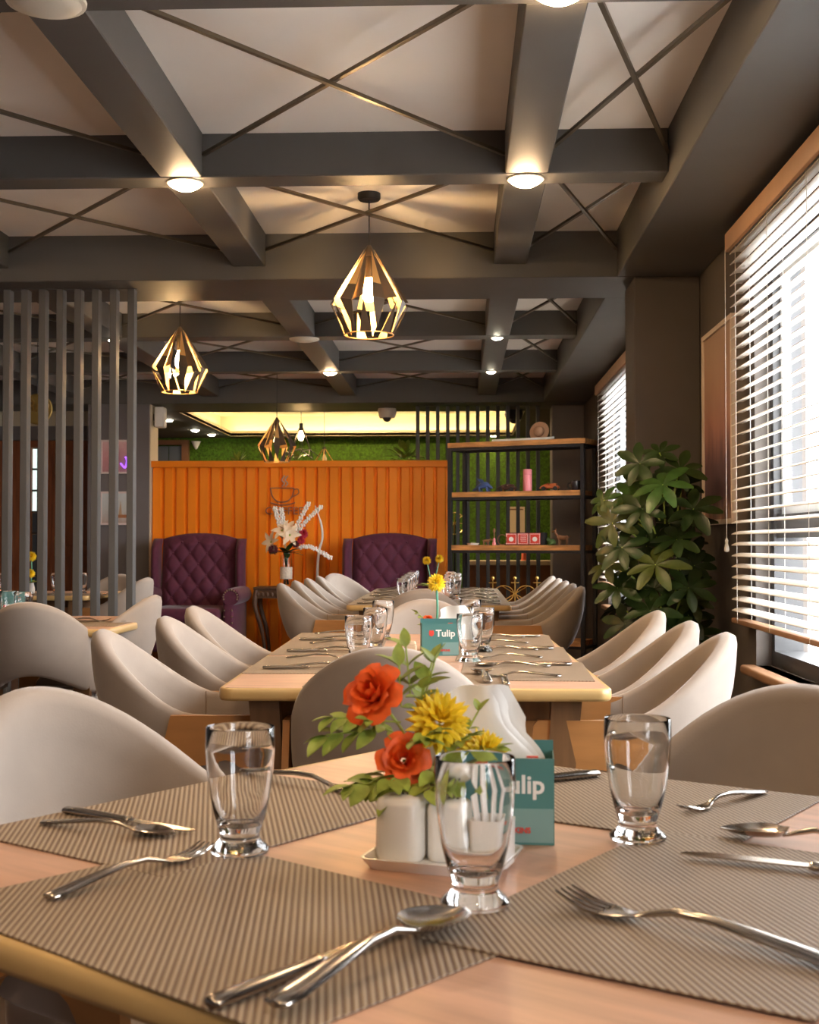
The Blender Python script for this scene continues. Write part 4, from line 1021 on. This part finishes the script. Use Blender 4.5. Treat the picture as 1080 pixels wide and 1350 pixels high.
for i, y in enumerate((3.45, 3.97, 4.42)):
    cutlery(-0.395-0.01*i, y, 0.02, '%s left place of the middle table' % (ORD[i] if i < 2 else 'farthest'), kn=0.135)
for i, y in enumerate((3.30, 3.81, 4.33)):
    cutlery(0.165-0.01*i, y, PI-0.03, '%s window side place of the middle table' % (ORD[i] if i < 2 else 'farthest'))
lay(mat0, -0.125, 3.075, H, 'woven placemat at the near end of the middle table', ZT-0.0001, 'placemats on the long tables')
lay(spoon0, 0.058, 3.12, H+0.04, 'spoon standing out at the near end of the middle table', ZM).scale = (1.3, 1.3, 1.3)
lay(knife0, 0.105, 3.05, H, 'knife at the near end of the middle table', ZM)
lay(fork0, -0.28, 3.07, H, 'fork at the near end of the middle table', ZM)
for i, (x, y) in enumerate(((-0.272, 3.40), (-0.255, 3.82), (-0.26, 4.30))):
    place(glass0, USED, (x, y, ZM+0.001), 0, '%s glass in the left row of the middle table' % (ORD[i] if i < 2 else 'farthest'), 'glasses on the middle table')
for i, (x, y) in enumerate(((0.026, 3.52), (0.066, 3.86), (0.035, 4.40))):
    place(glass0, USED, (x, y, ZM+0.001), 0, '%s glass in the right row of the middle table' % (ORD[i] if i < 2 else 'farthest'), 'glasses on the middle table')
bx_ = thing('pepper_mill', 'small cream wooden shaker beside the middle napkin box', 'shaker', (-0.145, 3.70, ZT))
loops(MB(), [(rrect(0.017, 0.017, 0.004), 0), (rrect(0.018, 0.018, 0.004), 0.004), (rrect(0.018, 0.018, 0.004), 0.034)]).build('body', M_counter, bx_, angle=40)
loops(MB(), [(rrect(0.016, 0.016, 0.004), 0.0345), (rrect(0.017, 0.017, 0.004), 0.038), (rrect(0.014, 0.014, 0.004), 0.046)]).build('lid', M_counter, bx_, angle=40)
# back table
for i, y in enumerate((7.0, 7.5, 8.0, 8.5, 8.98)):
    cutlery(-0.44, y, 0.0, '%s left place of the back table' % ORD[i])
    cutlery(0.105, y, PI, '%s window side place of the back table' % ORD[i])
for i in range(5):
    place(glass0, USED, (-0.315-0.002*i, 7.05+0.48*i, ZM+0.001), 0, '%s glass in the left row of the back table' % ORD[i], 'glasses on the back table')
    place(glass0, USED, (-0.065+0.035*(i % 2), 6.98+0.42*i, ZM+0.001), 0, '%s glass in the right row of the back table' % ORD[i], 'glasses on the back table')
# left tables
lay(mat0, -1.60, 5.15, H, 'woven placemat at the right of the left table', ZT, 'placemats on the left tables')
lay(knife0, -1.50, 5.22, 0.1, 'knife at the corner of the left table', ZM); lay(fork0, -1.57, 5.30, 0.0, 'fork at the corner of the left table', ZM)
place(glass0, USED, (-1.74, 5.02, ZM), 0, 'clear glass on the left table before the divider', 'glasses on the left tables')
place(glass0, USED, (-1.84, 5.14, ZM), 0, 'clear glass farther left on the left table', 'glasses on the left tables')
napkin_box((-1.86, 5.22, ZT), 0.3, 'teal napkin box on the left table, cut by the frame', 1.0)
for i, x in enumerate((-2.95, -2.62, -2.47)):
    place(glass0, USED, (x, 8.12+0.06*i, ZM+0.001), 0, 'clear glass behind the divider, %s from the left' % ('first', 'second', 'third')[i], 'glasses on the left tables')
for i, x in enumerate((-2.75, -2.42)):
    lay(mat0, x, 8.08, H, 'woven placemat behind the divider, %s one' % ('left', 'right')[i], ZT, 'placemats on the left tables')
    lay(knife0, x+0.15, 8.08, H, 'knife behind the divider, on the %s mat' % ('left', 'right')[i]); lay(fork0, x-0.17, 8.08, H, 'fork behind the divider, on the %s mat' % ('left', 'right')[i])

# ------------------------------------------------------------------ tall plant by the column
pl_ = thing('potted_schefflera', 'tall leafy umbrella plant in a dark pot beside the column', 'plant', (0.92, 5.66, 0))
MB().lathe([(0, 0), (0.13, 0), (0.16, 0.30), (0.165, 0.32), (0.15, 0.32), (0.145, 0.28), (0, 0.28)], 22, cap=False).build('pot', M_pot, pl_, angle=50)
for k, (dx_, dy_, h_) in enumerate(((-0.05, 0, 1.35), (0.05, 0.03, 1.42), (0.0, -0.05, 1.15))):
    MB().tube(curve2([(dx_*0.5, dy_, 0.27), (dx_, dy_*1.5, 0.7), (dx_*1.5, dy_, h_)], 5), [0.016]*6+[0.011]*5, 7).build('trunk', M_trunk, pl_)
lfm = [leaflet_mesh(0.150, 0.060, M_leaf2, 0.22, 0.22, tip=0.5), leaflet_mesh(0.150, 0.060, mat('mid_leaf', (0.035, 0.078, 0.012), 0.34, var=0.35, vscale=14), 0.15, 0.32, tip=0.5), leaflet_mesh(0.150, 0.058, mat('olive_leaf', (0.05, 0.065, 0.008), 0.38, var=0.3, vscale=14), 0.25, 0.25, tip=0.5)]
rp = random.Random(11)
def px_at(px, py, Y): return ((px-607)/1680*Y*1.0006, Y, CZ+(716-py)/1680*Y)
heads = [(872, 640, 5.44, 1.12, 1), (842, 612, 5.62, 0.9, 0), (912, 672, 5.50, 1.05, 0), (845, 672, 5.50, 0.95, 0), (862, 745, 5.40, 1.05, 2), (818, 722, 5.50, 1.0, 0), (806, 690, 5.55, 0.95, 2), (812, 775, 5.52, 0.95, 0),
         (905, 775, 5.46, 1.0, 0), (932, 690, 5.66, 0.8, 0), (928, 792, 5.6, 0.75, 2), (855, 805, 5.45, 1.0, 0), (890, 712, 5.48, 1.0, 0), (826, 655, 5.6, 0.85, 1), (895, 620, 5.66, 0.9, 0), (822, 822, 5.52, 0.95, 0),
         (885, 832, 5.48, 1.0, 0), (925, 745, 5.6, 0.8, 0), (925, 835, 5.6, 0.9, 0), (868, 598, 5.74, 0.7, 0), (800, 745, 5.58, 0.8, 2), (860, 775, 5.55, 0.95, 0), (838, 640, 5.72, 0.9, 0), (905, 735, 5.62, 0.9, 0),
         (880, 690, 5.66, 0.9, 0), (850, 720, 5.6, 0.95, 0), (905, 810, 5.6, 0.95, 0), (835, 850, 5.55, 0.9, 0), (905, 865, 5.55, 0.9, 0), (868, 862, 5.5, 0.9, 0), (795, 660, 5.62, 0.7, 1), (840, 760, 5.66, 0.9, 0),
         (880, 660, 5.85, 0.9, 0), (840, 690, 5.88, 0.9, 0), (900, 760, 5.86, 0.9, 0), (850, 820, 5.86, 0.9, 0), (925, 640, 5.8, 0.7, 0), (815, 800, 5.8, 0.9, 0), (930, 720, 5.84, 0.8, 0), (890, 800, 5.82, 0.9, 0)]
for (hx_, hy_, Y, s, mi) in heads:
    p = Vector(px_at(hx_, hy_, Y))-Vector((0.92, 5.66, 0)); p.x = min(p.x, 0.10)
    base = Vector((max(-.06, min(.06, p.x*0.3)), 0.0, max(0.4, p.z-0.16)))
    lf = MB().tube(curve2([base, (base+p)/2+Vector((0, 0, 0.03)), p], 4), 0.004, 5).build('leaf', M_leaf1, pl_)
    ax = Vector((p.x*1.2+rp.uniform(-.25, .25)-0.15, -0.75+rp.uniform(-.2, .2)+(1.2 if Y > 5.78 else 0), 0.55+rp.uniform(-.2, .3))).normalized()
    t1 = ax.cross(Vector((0.1, 0.2, 1))).normalized(); t2 = ax.cross(t1)
    r0 = rp.uniform(0, 1)
    for k in range(7):
        a = 2*PI*(k+r0)/7+rp.uniform(-.12, .12); d = t1*math.cos(a)+t2*math.sin(a)+ax*rp.uniform(0.0, 0.25)
        # leaflet frame: +Y outwards, +Z along the head axis
        yv = d.normalized(); xv = yv.cross(ax).normalized(); zv = xv.cross(yv)
        o = link('leaflet', lfm[mi], lf, p); o.rotation_euler = Matrix((xv, yv, zv)).transposed().to_euler(); q = s*rp.uniform(0.72, 0.95); o.scale = (q, q, q)

# ------------------------------------------------------------------ open shelf with ornaments
SA = math.radians(-24.5); SX, SY = -0.085, 10.92; SL, SD = 1.19, 0.30
sh_ = thing('open_shelf', 'black metal open shelf with thick wooden boards before the slat screen', 'shelf', (SX, SY, 0), SA)
for x in (0.0, SL):
    for y in (0.0, SD): MB().box(x-0.016, x+0.016, y-0.016, y+0.016, 0, 1.915).build('post', M_black, sh_, smooth=False)
BZ = [1.935, 1.513, 1.062, 0.28]
for k, z in enumerate(BZ):
    b = MB(); n = 12; y0 = -0.018 if k else -0.03
    x0, x1 = (0.02, SL-0.02) if k else (-0.012, SL+0.03)
    def wav(i, s): return 0.006*math.sin(i*1.7+k*2+s)
    poly = [(x0+(x1-x0)*i/n, y0+wav(i, 0)) for i in range(n+1)]+[(x1-(x1-x0)*i/n, SD+0.018+wav(i, 2)) for i in range(n+1)]
    b.prism(poly, z-0.042, z, 'xy'); b.build('board', M_board, sh_, smooth=False)
    f = MB(); f.box(0.016, SL-0.016, -0.012, 0.012, z-0.066, z-0.0425); f.box(0.016, SL-0.016, SD-0.012, SD+0.012, z-0.066, z-0.0425); f.box(-0.012, 0.012, 0.016, SD-0.016, z-0.066, z-0.0425); f.box(SL-0.012, SL+0.012, 0.016, SD-0.016, z-0.066, z-0.0425)
    f.build('rail', M_black, sh_, smooth=False)
def on(x, y, z): return (SX+x*math.cos(SA)-y*math.sin(SA), SY+x*math.sin(SA)+y*math.cos(SA), z+0.0005)
def sthing(name, label, cat, x, y, z, rz=0): return thing(name, label, cat, on(x, y, z), SA+rz)
Zm, Zl, Zt = BZ[1], BZ[2], BZ[0]
# blue dragon figurine
t = sthing('dragon_figurine', 'blue dragon figurine on the middle shelf', 'figurine', 0.27, 0.06, Zm)
MB().tube(curve2([(-0.09, 0, 0.012), (-0.05, 0.0, 0.03), (0.0, 0, 0.055), (0.045, 0, 0.06), (0.07, 0, 0.045), (0.095, 0, 0.03)], 4), [0.004, 0.007, 0.01, 0.013, 0.016, 0.019, 0.022, 0.025, 0.027, 0.028, 0.027, 0.026, 0.024, 0.02, 0.017, 0.016, 0.015, 0.014, 0.012, 0.009, 0.006], 8).build('body', M_blue, t)
for (x, y) in ((-0.02, -0.02), (-0.02, 0.02), (0.05, -0.02), (0.05, 0.02)): MB().tube([(x, y, 0.04), (x+0.01, y*1.3, 0.0)], [0.009, 0.007], 6).build('leg', M_blue, t)
for s in (-1, 1): MB().prism([(0.0, 0.07), (-0.05, 0.125), (-0.015, 0.10), (-0.01, 0.115), (0.03, 0.07)], s*0.012, s*0.016, 'xz').build('wing', M_blue, t, smooth=False)
def toy_car(label, x, m, rz):
    t = sthing('model_car', label, 'model car', x, 0.07, Zm, rz)
    MB().rbox(-0.075, 0.075, -0.028, 0.028, 0.018, 0.042, 0.008, 2).build('chassis', m, t)
    MB().rbox(-0.005, 0.055, -0.024, 0.024, 0.040, 0.062, 0.006, 2).build('cabin', m, t)
    MB().tube([(-0.055, 0, 0.042), (-0.01, 0, 0.05)], [0.014, 0.018], 10).build('bonnet', m, t)
    for s in (-1, 1):
        MB().tube(curve2([(-0.085, s*0.033, 0.02), (-0.052, s*0.033, 0.042), (-0.02, s*0.033, 0.022)], 4), 0.006, 6).build('mudguard', m, t)
        for xx in (-0.052, 0.048):
            w_ = MB().lathe([(0, -0.005), (0.012, -0.005), (0.019, -0.004), (0.019, 0.004), (0.012, 0.005), (0, 0.005)], 14, Matrix.Translation((xx, s*0.033, 0.019)) @ Matrix.Rotation(H, 4, 'X'), cap=False).build('wheel', M_rubber, t)
            MB().lathe([(0, 0.0055), (0.010, 0.0055), (0.010, 0.0045)], 10, Matrix.Translation((xx, s*0.033, 0.019)) @ Matrix.Rotation(s*H*1.0, 4, 'X'), cap=False).build('hub', M_gold, w_)
toy_car('dark vintage model car on the middle shelf', 0.50, mat('dark_red_paint', (0.06, 0.025, 0.02), 0.3), 0.0)
toy_car('orange vintage model car on the middle shelf', 0.885, mat('orange_car_paint', (0.42, 0.10, 0.03), 0.3), 0.1)
t = sthing('thermos_flask', 'tall pink flask on the middle shelf', 'flask', 0.68, 0.07, Zm)
MB().lathe([(0, 0), (0.036, 0), (0.038, 0.004), (0.038, 0.135), (0.036, 0.138)], 22, cap=False).build('body', M_pink, t, angle=50); MB().lathe([(0.036, 0.1385), (0.038, 0.142), (0.038, 0.18), (0.034, 0.185), (0, 0.185)], 22, cap=False).build('cap', M_pink, t, angle=50)
t = sthing('coffee_mug', 'black glazed mug at the right of the middle shelf', 'mug', 1.11, 0.06, Zm)
MB().lathe([(0, 0), (0.034, 0), (0.040, 0.006), (0.042, 0.07), (0.040, 0.078), (0.037, 0.076), (0.037, 0.01), (0, 0.008)], 20, cap=False).build('body', mat('black_glaze', (0.03, 0.025, 0.03), 0.2, var=0.5, vscale=30), t, angle=50)
MB().tube(curve2([(-0.04, 0, 0.062), (-0.066, 0, 0.055), (-0.066, 0, 0.025), (-0.04, 0, 0.016)], 4), 0.005, 6).build('handle', M_black, t)
# lower shelf
t = sthing('succulent_dish', 'white dish with a small green plant on the lower shelf', 'dish', 0.185, 0.06, Zl)
MB().lathe([(0, 0), (0.04, 0), (0.055, 0.018), (0.052, 0.018), (0.038, 0.005), (0, 0.004)], 20, Matrix.Diagonal((1.1, 0.7, 1, 1)), cap=False).build('dish', M_white, t)
for k in range(8):
    a = 2*PI*k/8; o = link('leaf', lm, t, (0, 0, 0.008)); o.rotation_euler = aim((math.cos(a), math.sin(a)*0.6, 0.9)); o.scale = (1.1,)*3
def quad(t, m, s, neck, ears=True):
    P = lambda x, y, z: (x*s, y*s, z*s)
    b = MB(); b.tube([P(*p) for p in ((-0.05, 0, 0.055), (-0.04, 0, 0.06), (-0.01, 0, 0.058), (0.025, 0, 0.06), (0.04, 0, 0.058))], [0.006*s, 0.019*s, 0.018*s, 0.021*s, 0.014*s], 10)
    b.tube([P(0.03, 0, 0.062), P(0.045+0.01, 0, 0.062+neck*0.6), P(0.058, 0, 0.062+neck), P(0.085, 0, 0.055+neck)], [0.014*s, 0.010*s, 0.012*s, 0.006*s], 8)
    for (x, y) in ((-0.036, -0.011), (-0.036, 0.011), (0.026, -0.011), (0.026, 0.011)): b.tube([P(x, y, 0.055), P(x-0.004, y, 0.028), P(x, y, 0.0)], [0.009*s, 0.006*s, 0.005*s], 6)
    b.build('body', m, t)
    MB().tube([P(-0.052, 0, 0.06), P(-0.07, 0, 0.075)], [0.004*s, 0.002*s], 5).build('tail', m, t)
    for q in (-1, 1): MB().tube([P(0.055, q*0.006, 0.07+neck), P(0.05, q*0.014, 0.085+neck)], [0.004*s, 0.001*s], 5).build('ear', m, t)
t = sthing('dog_figurine', 'little brown dog figurine on the lower shelf', 'figurine', 0.315, 0.05, Zl); quad(t, M_brown, 0.62, 0.015)
t = sthing('wooden_doll', 'slim wooden doll with a pink base on the lower shelf', 'figurine', 0.385, 0.05, Zl)
MB().lathe([(0, 0), (0.016, 0), (0.016, 0.02), (0.010, 0.028), (0.013, 0.045), (0.008, 0.06)], 12, cap=False).build('base', M_pink, t); MB().lathe([(0.006, 0.06), (0.005, 0.10), (0.011, 0.112), (0.012, 0.125), (0.006, 0.14), (0, 0.143)], 12, cap=False).build('head', M_brown, t)
t = sthing('rope_ring', 'thin brown ring standing on the lower shelf', 'ornament', 0.455, 0.06, Zl)
MB().tube([(0.042*math.cos(2*PI*k/24), 0, 0.046+0.042*math.sin(2*PI*k/24)) for k in range(24)], 0.004, 6, closed=True).build('ring', M_brown, t); MB().rbox(-0.02, 0.02, -0.01, 0.01, 0, 0.005, 0.001, 1).build('foot', M_brown, t)
t = sthing('stamp_tin_box', 'dark box with three red stamp pictures on the lower shelf', 'box', 0.645, 0.07, Zl)
MB().rbox(-0.165, 0.185, 0.0, 0.07, 0, 0.105, 0.004, 1).build('case', M_black, t, smooth=False)
for k in range(3):
    p = MB().rbox(-0.160+0.106*k, -0.062+0.106*k, -0.004, -0.0003, 0.006, 0.100, 0.001, 1).build('stamp', M_red, t, smooth=False)
    e = MB(); x0, x1 = -0.154+0.106*k, -0.068+0.106*k
    for i in range(9):
        for zz in (0.013, 0.093): e.box(x0+(x1-x0)*i/8-0.003, x0+(x1-x0)*i/8+0.003, -0.0048, -0.0042, zz-0.003, zz+0.003)
        for xx in (x0, x1): e.box(xx-0.003, xx+0.003, -0.0048, -0.0042, 0.013+0.08*i/8-0.003, 0.013+0.08*i/8+0.003)
    if k == 1:
        for q in range(4): e.box(x0+0.02, x1-0.012, -0.0048, -0.0042, 0.075-0.014*q, 0.078-0.014*q)
    else: e.ball(((x0+x1)/2, -0.0045, 0.05), 0.022, 10, 6, (1, 0.02, 0.9))
    e.build('print', M_paper, p, smooth=False)
t = sthing('frog_figurine', 'dark green frog shaped figurine on the lower shelf', 'figurine', 0.90, 0.06, Zl)
MB().ball((0, 0, 0.026), 0.03, 12, 8, (1.2, 0.8, 0.85)).build('body', M_green, t); MB().ball((-0.032, -0.004, 0.045), 0.016, 10, 7).build('head', M_green, t)
for s in (-1, 1): MB().ball((-0.034, s*0.009-0.004, 0.058), 0.006, 8, 5).build('eye', M_green, t); MB().tube([(0.02, s*0.022, 0.02), (-0.005, s*0.034, 0.004), (-0.03, s*0.03, 0.004)], [0.009, 0.007, 0.004], 6).build('leg', M_green, t)
t = sthing('deer_figurine', 'brown deer figurine at the right of the lower shelf', 'figurine', 0.99, 0.06, Zl, PI); quad(t, M_brown, 1.05, 0.05)
# top of the shelf
t = sthing('paper_roll', 'rolled white papers lying on top of the shelf', 'paper', 0.66, 0.10, Zt)
for k in range(3): MB().tube([(-0.30+0.05*k, 0.03*k-0.03, 0.012), (0.24, 0.03*k-0.045, 0.014+0.004*k)], 0.012, 10).build('roll', M_paper, t)
t = sthing('straw_hat', 'round straw hat leaning on top of the shelf', 'hat', 0.73, 0.22, Zt)
Mx = Matrix.Translation((0, 0, 0.088)) @ Matrix.Rotation(1.35, 4, 'X')
MB().lathe([(0.088, -0.002), (0.088, 0.002), (0.045, 0.006), (0.043, 0.03), (0.03, 0.042), (0, 0.045)], 26, Mx, cap=False).build('brim', M_straw, t)
MB().lathe([(0.046, 0.006), (0.047, 0.006), (0.046, 0.016), (0.045, 0.016)], 26, Mx, cap=False).build('band', M_brown, t)

# ------------------------------------------------------------------ console table with bouquet
ct = thing('console_table', 'dark carved console table with curved legs before the orange wall', 'table', (-1.545, 11.40, 0))
MB().rbox(-0.29, 0.29, -0.17, 0.17, 0.665, 0.690, 0.006, 2).build('top', M_carved, ct)
ap = MB(); ap.box(-0.27, 0.27, -0.155, -0.135, 0.59, 0.6645); ap.box(-0.27, 0.27, 0.135, 0.155, 0.59, 0.6645); ap.build('apron', M_carved, ct, smooth=False)
cm = MB().ball((0, 0, 0), 0.016, 8, 6, (1, 0.5, 1.3)).mesh('carving', M_carved)
for k in range(13): link('carving', cm, ct, (-0.25+0.0417*k, -0.157, 0.625))
for sx in (-1, 1):
    for sy in (-1, 1):
        MB().tube(curve2([(sx*0.265, sy*0.14, 0.665), (sx*0.275, sy*0.145, 0.52), (sx*0.215, sy*0.13, 0.30), (sx*0.19, sy*0.13, 0.10), (sx*0.215, sy*0.14, 0.0)], 5), [0.024]*5+[0.020]*6+[0.015]*5+[0.017]*5, 8).build('leg', M_carved, ct)
vs_ = thing('flower_bouquet', 'glass vase of lilies and berry sprays on the console table', 'bouquet', (-1.552, 11.32, 0.6905))
MB().lathe([(0, 0), (0.052, 0), (0.052, 0.305), (0.048, 0.305), (0.048, 0.012), (0, 0.012)], 22, cap=False).build('vase', M_glass, vs_, angle=50)
MB().lathe([(0.053, 0.07), (0.056, 0.072), (0.056, 0.175), (0.053, 0.177)], 22, cap=False).build('wrap', M_sisal, vs_)
for k in range(6):
    a = k*1.05; MB().tube([(0.02*math.cos(a), 0.02*math.sin(a), 0.02), (-0.02*math.cos(a), -0.02*math.sin(a), 0.30)], 0.005, 5).build('stem', M_leaf2, vs_)
ptl = leaflet_mesh(0.105, 0.045, M_lily, 0.3, 0.35, 'petal')
def lily(p, d):
    p = Vector(p); d = Vector(d).normalized()
    c = MB().ball(p, 0.012, 8, 5).build('bloom', M_leaf1, vs_)
    t1 = d.cross(Vector((0, 0.3, 1))).normalized(); t2 = d.cross(t1)
    for k in range(6):
        a = 2*PI*k/6; yv = (t1*math.cos(a)+t2*math.sin(a)+d*0.55).normalized(); xv = yv.cross(d).normalized(); zv = xv.cross(yv)
        o = link('petal', ptl, c, p); o.rotation_euler = Matrix((xv, yv, zv)).transposed().to_euler()
lily((0.04, -0.06, 0.46), (0.1, -1, 0.2)); lily((-0.03, -0.04, 0.50), (-0.3, -0.9, 0.5)); lily((-0.13, -0.02, 0.40), (-0.6, -0.8, 0.1)); lily((0.02, 0.0, 0.52), (0.3, -0.6, 0.8))
for (p, m, s) in (((0.155, -0.02, 0.47), M_crimson, 1.6), ((0.135, -0.04, 0.41), M_crimson, 1.3), ((-0.11, -0.05, 0.33), M_maroon, 1.7), ((0.09, -0.05, 0.38), M_maroon, 1.2)):
    o = link('bloom', mum_mesh(0.030, m), vs_, p); o.scale = (s,)*3; o.rotation_euler = (1.0, 0, 0)
bl = leaflet_mesh(0.17, 0.06, M_leaf2)
for d in ((-0.6, -0.6, 0.2), (0.1, -0.9, 0.3), (0.8, -0.5, 0.25), (0.9, -0.2, 0.1), (-0.2, -0.8, 0.5), (0.5, -0.5, 0.9), (-0.8, 0.1, 0.3), (0.2, -0.8, 0.0), (1.0, -0.3, 0.55)):
    o = link('leaf', bl, vs_, (0.0, -0.01, 0.30)); o.rotation_euler = aim(d)
bd_ = MB().ball((0, 0, 0), 0.010, 6, 4, (1, 1, 1.2)).mesh('bud', M_paper)
def spray(pts):
    c = curve2(pts, 7); st = MB().tube(c, 0.004, 5).build('spray', M_cord, vs_)
    for i, p in enumerate(c[len(c)//3:]):
        for q in range(4):
            a = q*PI/2+i*0.6; link('bud', bd_, st, p+Vector((0.015*math.cos(a), 0.010*math.sin(a), 0.012*math.sin(a))))
spray([(0, 0, 0.3), (-0.05, -0.02, 0.52), (-0.10, -0.02, 0.70)]); spray([(0, 0, 0.3), (-0.02, -0.02, 0.55), (-0.045, -0.02, 0.69)])
spray([(0, 0, 0.3), (0.10, -0.02, 0.55), (0.20, -0.02, 0.74)]); spray([(0, 0, 0.3), (0.15, -0.02, 0.55), (0.31, -0.02, 0.71)]); spray([(0, 0, 0.3), (0.20, -0.05, 0.36), (0.40, -0.06, 0.26)])
br = thing('white_branch', 'white curved decorative branch in a floor pot behind the console table', 'branch', (-1.20, 11.55, 0))
MB().tube(curve2([(-0.09, 0, 0.05), (-0.10, 0, 0.75), (-0.085, 0, 1.0), (-0.055, 0, 1.12), (-0.065, 0, 1.25), (-0.12, 0, 1.42)], 6), [0.012]*16+[0.010]*10+[0.006]*5, 7).build('twig', M_paper, br)
MB().lathe([(0, 0), (0.06, 0), (0.07, 0.12), (0.06, 0.12), (0.05, 0.02), (0, 0.02)], 16, Matrix.Translation((-0.09, 0, 0)), cap=False).build('pot', M_pot, br)

# ------------------------------------------------------------------ rear room furniture seen through the slats
rc = thing('rear_counter', 'brown counter with pale top before the green wall', 'counter', (0.55, 14.1, 0))
MB().box(-0.46, 0.46, -0.2, 0.2, 0, 0.84).build('front', M_rust, rc, smooth=False); MB().rbox(-0.50, 0.48, -0.24, 0.24, 0.8405, 0.89, 0.006, 1).build('top', M_counter, rc, smooth=False)
t = thing('orange_cup', 'orange cup on the rear counter', 'cup', (0.70, 13.95, 0.8905)); MB().lathe([(0, 0), (0.04, 0), (0.035, 0.02), (0.034, 0.10), (0.03, 0.10), (0.03, 0.02), (0, 0.015)], 16, cap=False).build('body', mat('coral', (0.75, 0.15, 0.08), 0.5), t); MB().tube(curve2([(0.034, 0, 0.08), (0.055, 0, 0.07), (0.055, 0, 0.04), (0.034, 0, 0.03)], 4), 0.004, 5).build('handle', mat('coral', (0.75, 0.15, 0.08), 0.5), t)
t = thing('white_wall_panel', 'narrow cream panel hung on the green wall behind the shelf', 'panel', (0.68, 15.49, 1.36)); MB().box(-0.10, 0.10, -0.03, 0, -0.16, 0.16).build('board', M_counter, t, smooth=False); MB().box(-0.08, 0.08, -0.034, -0.031, 0.12, 0.135).build('line', M_brown, t, smooth=False)
t = thing('spoked_ornament', 'gold spoked wheel ornament beside the orange wall', 'ornament', (-0.06, 13.0, 1.28))
MB().tube([(0.11*math.cos(2*PI*k/28), 0, 0.11*math.sin(2*PI*k/28)) for k in range(28)], 0.006, 6, closed=True).build('rim', M_gold, t)
for k in range(8): MB().tube([(0, 0, 0), (0.11*math.cos(PI*k/4), 0, 0.11*math.sin(PI*k/4))], 0.003, 5).build('spoke', M_gold, t)
MB().tube([(0, 0.02, 0), (0, 0.02, -1.28)], 0.012, 8).build('stand', M_black, t)
gr = thing('gold_wire_rack', 'gold wire stand with rings and finials past the back table', 'rack', (0.42, 9.85, 0))
for k in range(3):
    x = -0.17+0.17*k; MB().tube([(x, 0, 0), (x, 0, 0.80)], 0.004, 6).build('post', M_gold, gr); MB().ball((x, 0, 0.81), 0.014, 10, 6).build('finial', M_gold, gr); MB().tube([(x-0.03, 0, 0.775), (x+0.03, 0, 0.775)], 0.004, 6).build('crossbar', M_gold, gr)
for k in range(2):
    x = -0.085+0.17*k; MB().tube([(x+0.075*math.cos(2*PI*q/24), 0, 0.69+0.062*math.sin(2*PI*q/24)) for q in range(24)], 0.0035, 6, closed=True).build('ring', M_gold, gr)
MB().tube([(-0.1, 0, 0.63), (0.1, 0, 0.75)], 0.003, 5).build('brace', M_gold, gr); MB().tube([(-0.1, 0, 0.75), (0.1, 0, 0.63)], 0.003, 5).build('brace', M_gold, gr)
MB().box(-0.25, 0.25, -0.12, 0.12, 0.60, 0.62).build('tray', M_ply, gr, smooth=False)
led = thing('planter_ledge', 'low ledge behind the orange wall carrying plants', 'ledge', (-1.3, 12.55, 0)); MB().box(-1.3, 1.2, -0.12, 0.12, 0, 1.75).build('body', M_wallg, led, smooth=False); MB().box(-1.32, 1.22, -0.14, 0.14, 1.7505, 1.78).build('top', M_wallg, led, smooth=False)
def bush(loc, label, R, n, m, L, spiky=False):
    t = thing('ledge_plant', label, 'plant', loc, 0, 'small plants behind the orange wall')
    MB().lathe([(0, 0), (0.05, 0), (0.065, 0.08), (0.055, 0.08), (0.045, 0.01), (0, 0.01)], 14, cap=False).build('pot', M_white, t)
    me = leaflet_mesh(L, L*(0.22 if spiky else 0.5), m, 0.2, 0.1 if spiky else 0.35); rr = random.Random(n)
    for k in range(n):
        a = rr.uniform(0, 2*PI); el = rr.uniform(0.5, 1.5) if spiky else rr.uniform(-0.2, 1.4)
        d = Vector((math.cos(a)*math.cos(el), math.sin(a)*math.cos(el), math.sin(el))); o = link('leaf', me, t, Vector((0, 0, 0.07)) if spiky else Vector((0, 0, 0.10))+d*R*rr.uniform(0.2, 0.9)); o.rotation_euler = aim(d)
bush((-0.55, 12.55, 1.78), 'leafy green plant peeking over the right end of the orange wall', 0.16, 46, mat('pale_leaf', (0.20, 0.32, 0.06), 0.4, var=0.3, vscale=20), 0.10)
bush((-2.20, 12.55, 1.78), 'spiky little plant peeking over the orange wall', 0.1, 12, mat('spiky_leaf', (0.22, 0.34, 0.05), 0.4), 0.16, True)
bush((-1.62, 12.55, 1.78), 'low green plant behind the dark pendant', 0.12, 24, mat('pale_leaf', (0.20, 0.32, 0.06), 0.4), 0.08)
# further ceiling downlights, some added out of view for more light
downlight(-2.308, 4.72, ZB, M_down, 'downlight on the outer left beam above the left table')
downlight(0.40, 15.30, cz0, M_down, 'small spot washing the green wall behind the shelf', 0.035)
downlight(0.244, -0.175, ZB, M_down, 'added downlight on the right beam behind the viewer, for front light')  # added out of view to light the flowers and front table
downlight(-1.032, -0.175, ZB, M_down, 'added downlight on the left beam behind the viewer, for front light')  # unseen, added as its left partner for the same front light
downlight(-1.032, 1.525, ZB, M_down, 'added unseen downlight on the left beam, for light on the foreground table')  # unseen lamp added to brighten the foreground
downlight(-2.308, 10.05, ZB, M_down, 'added downlight hidden behind the left faceted pendant, brightening the orange wall')  # added out of sight to brighten the orange wall and left armchair
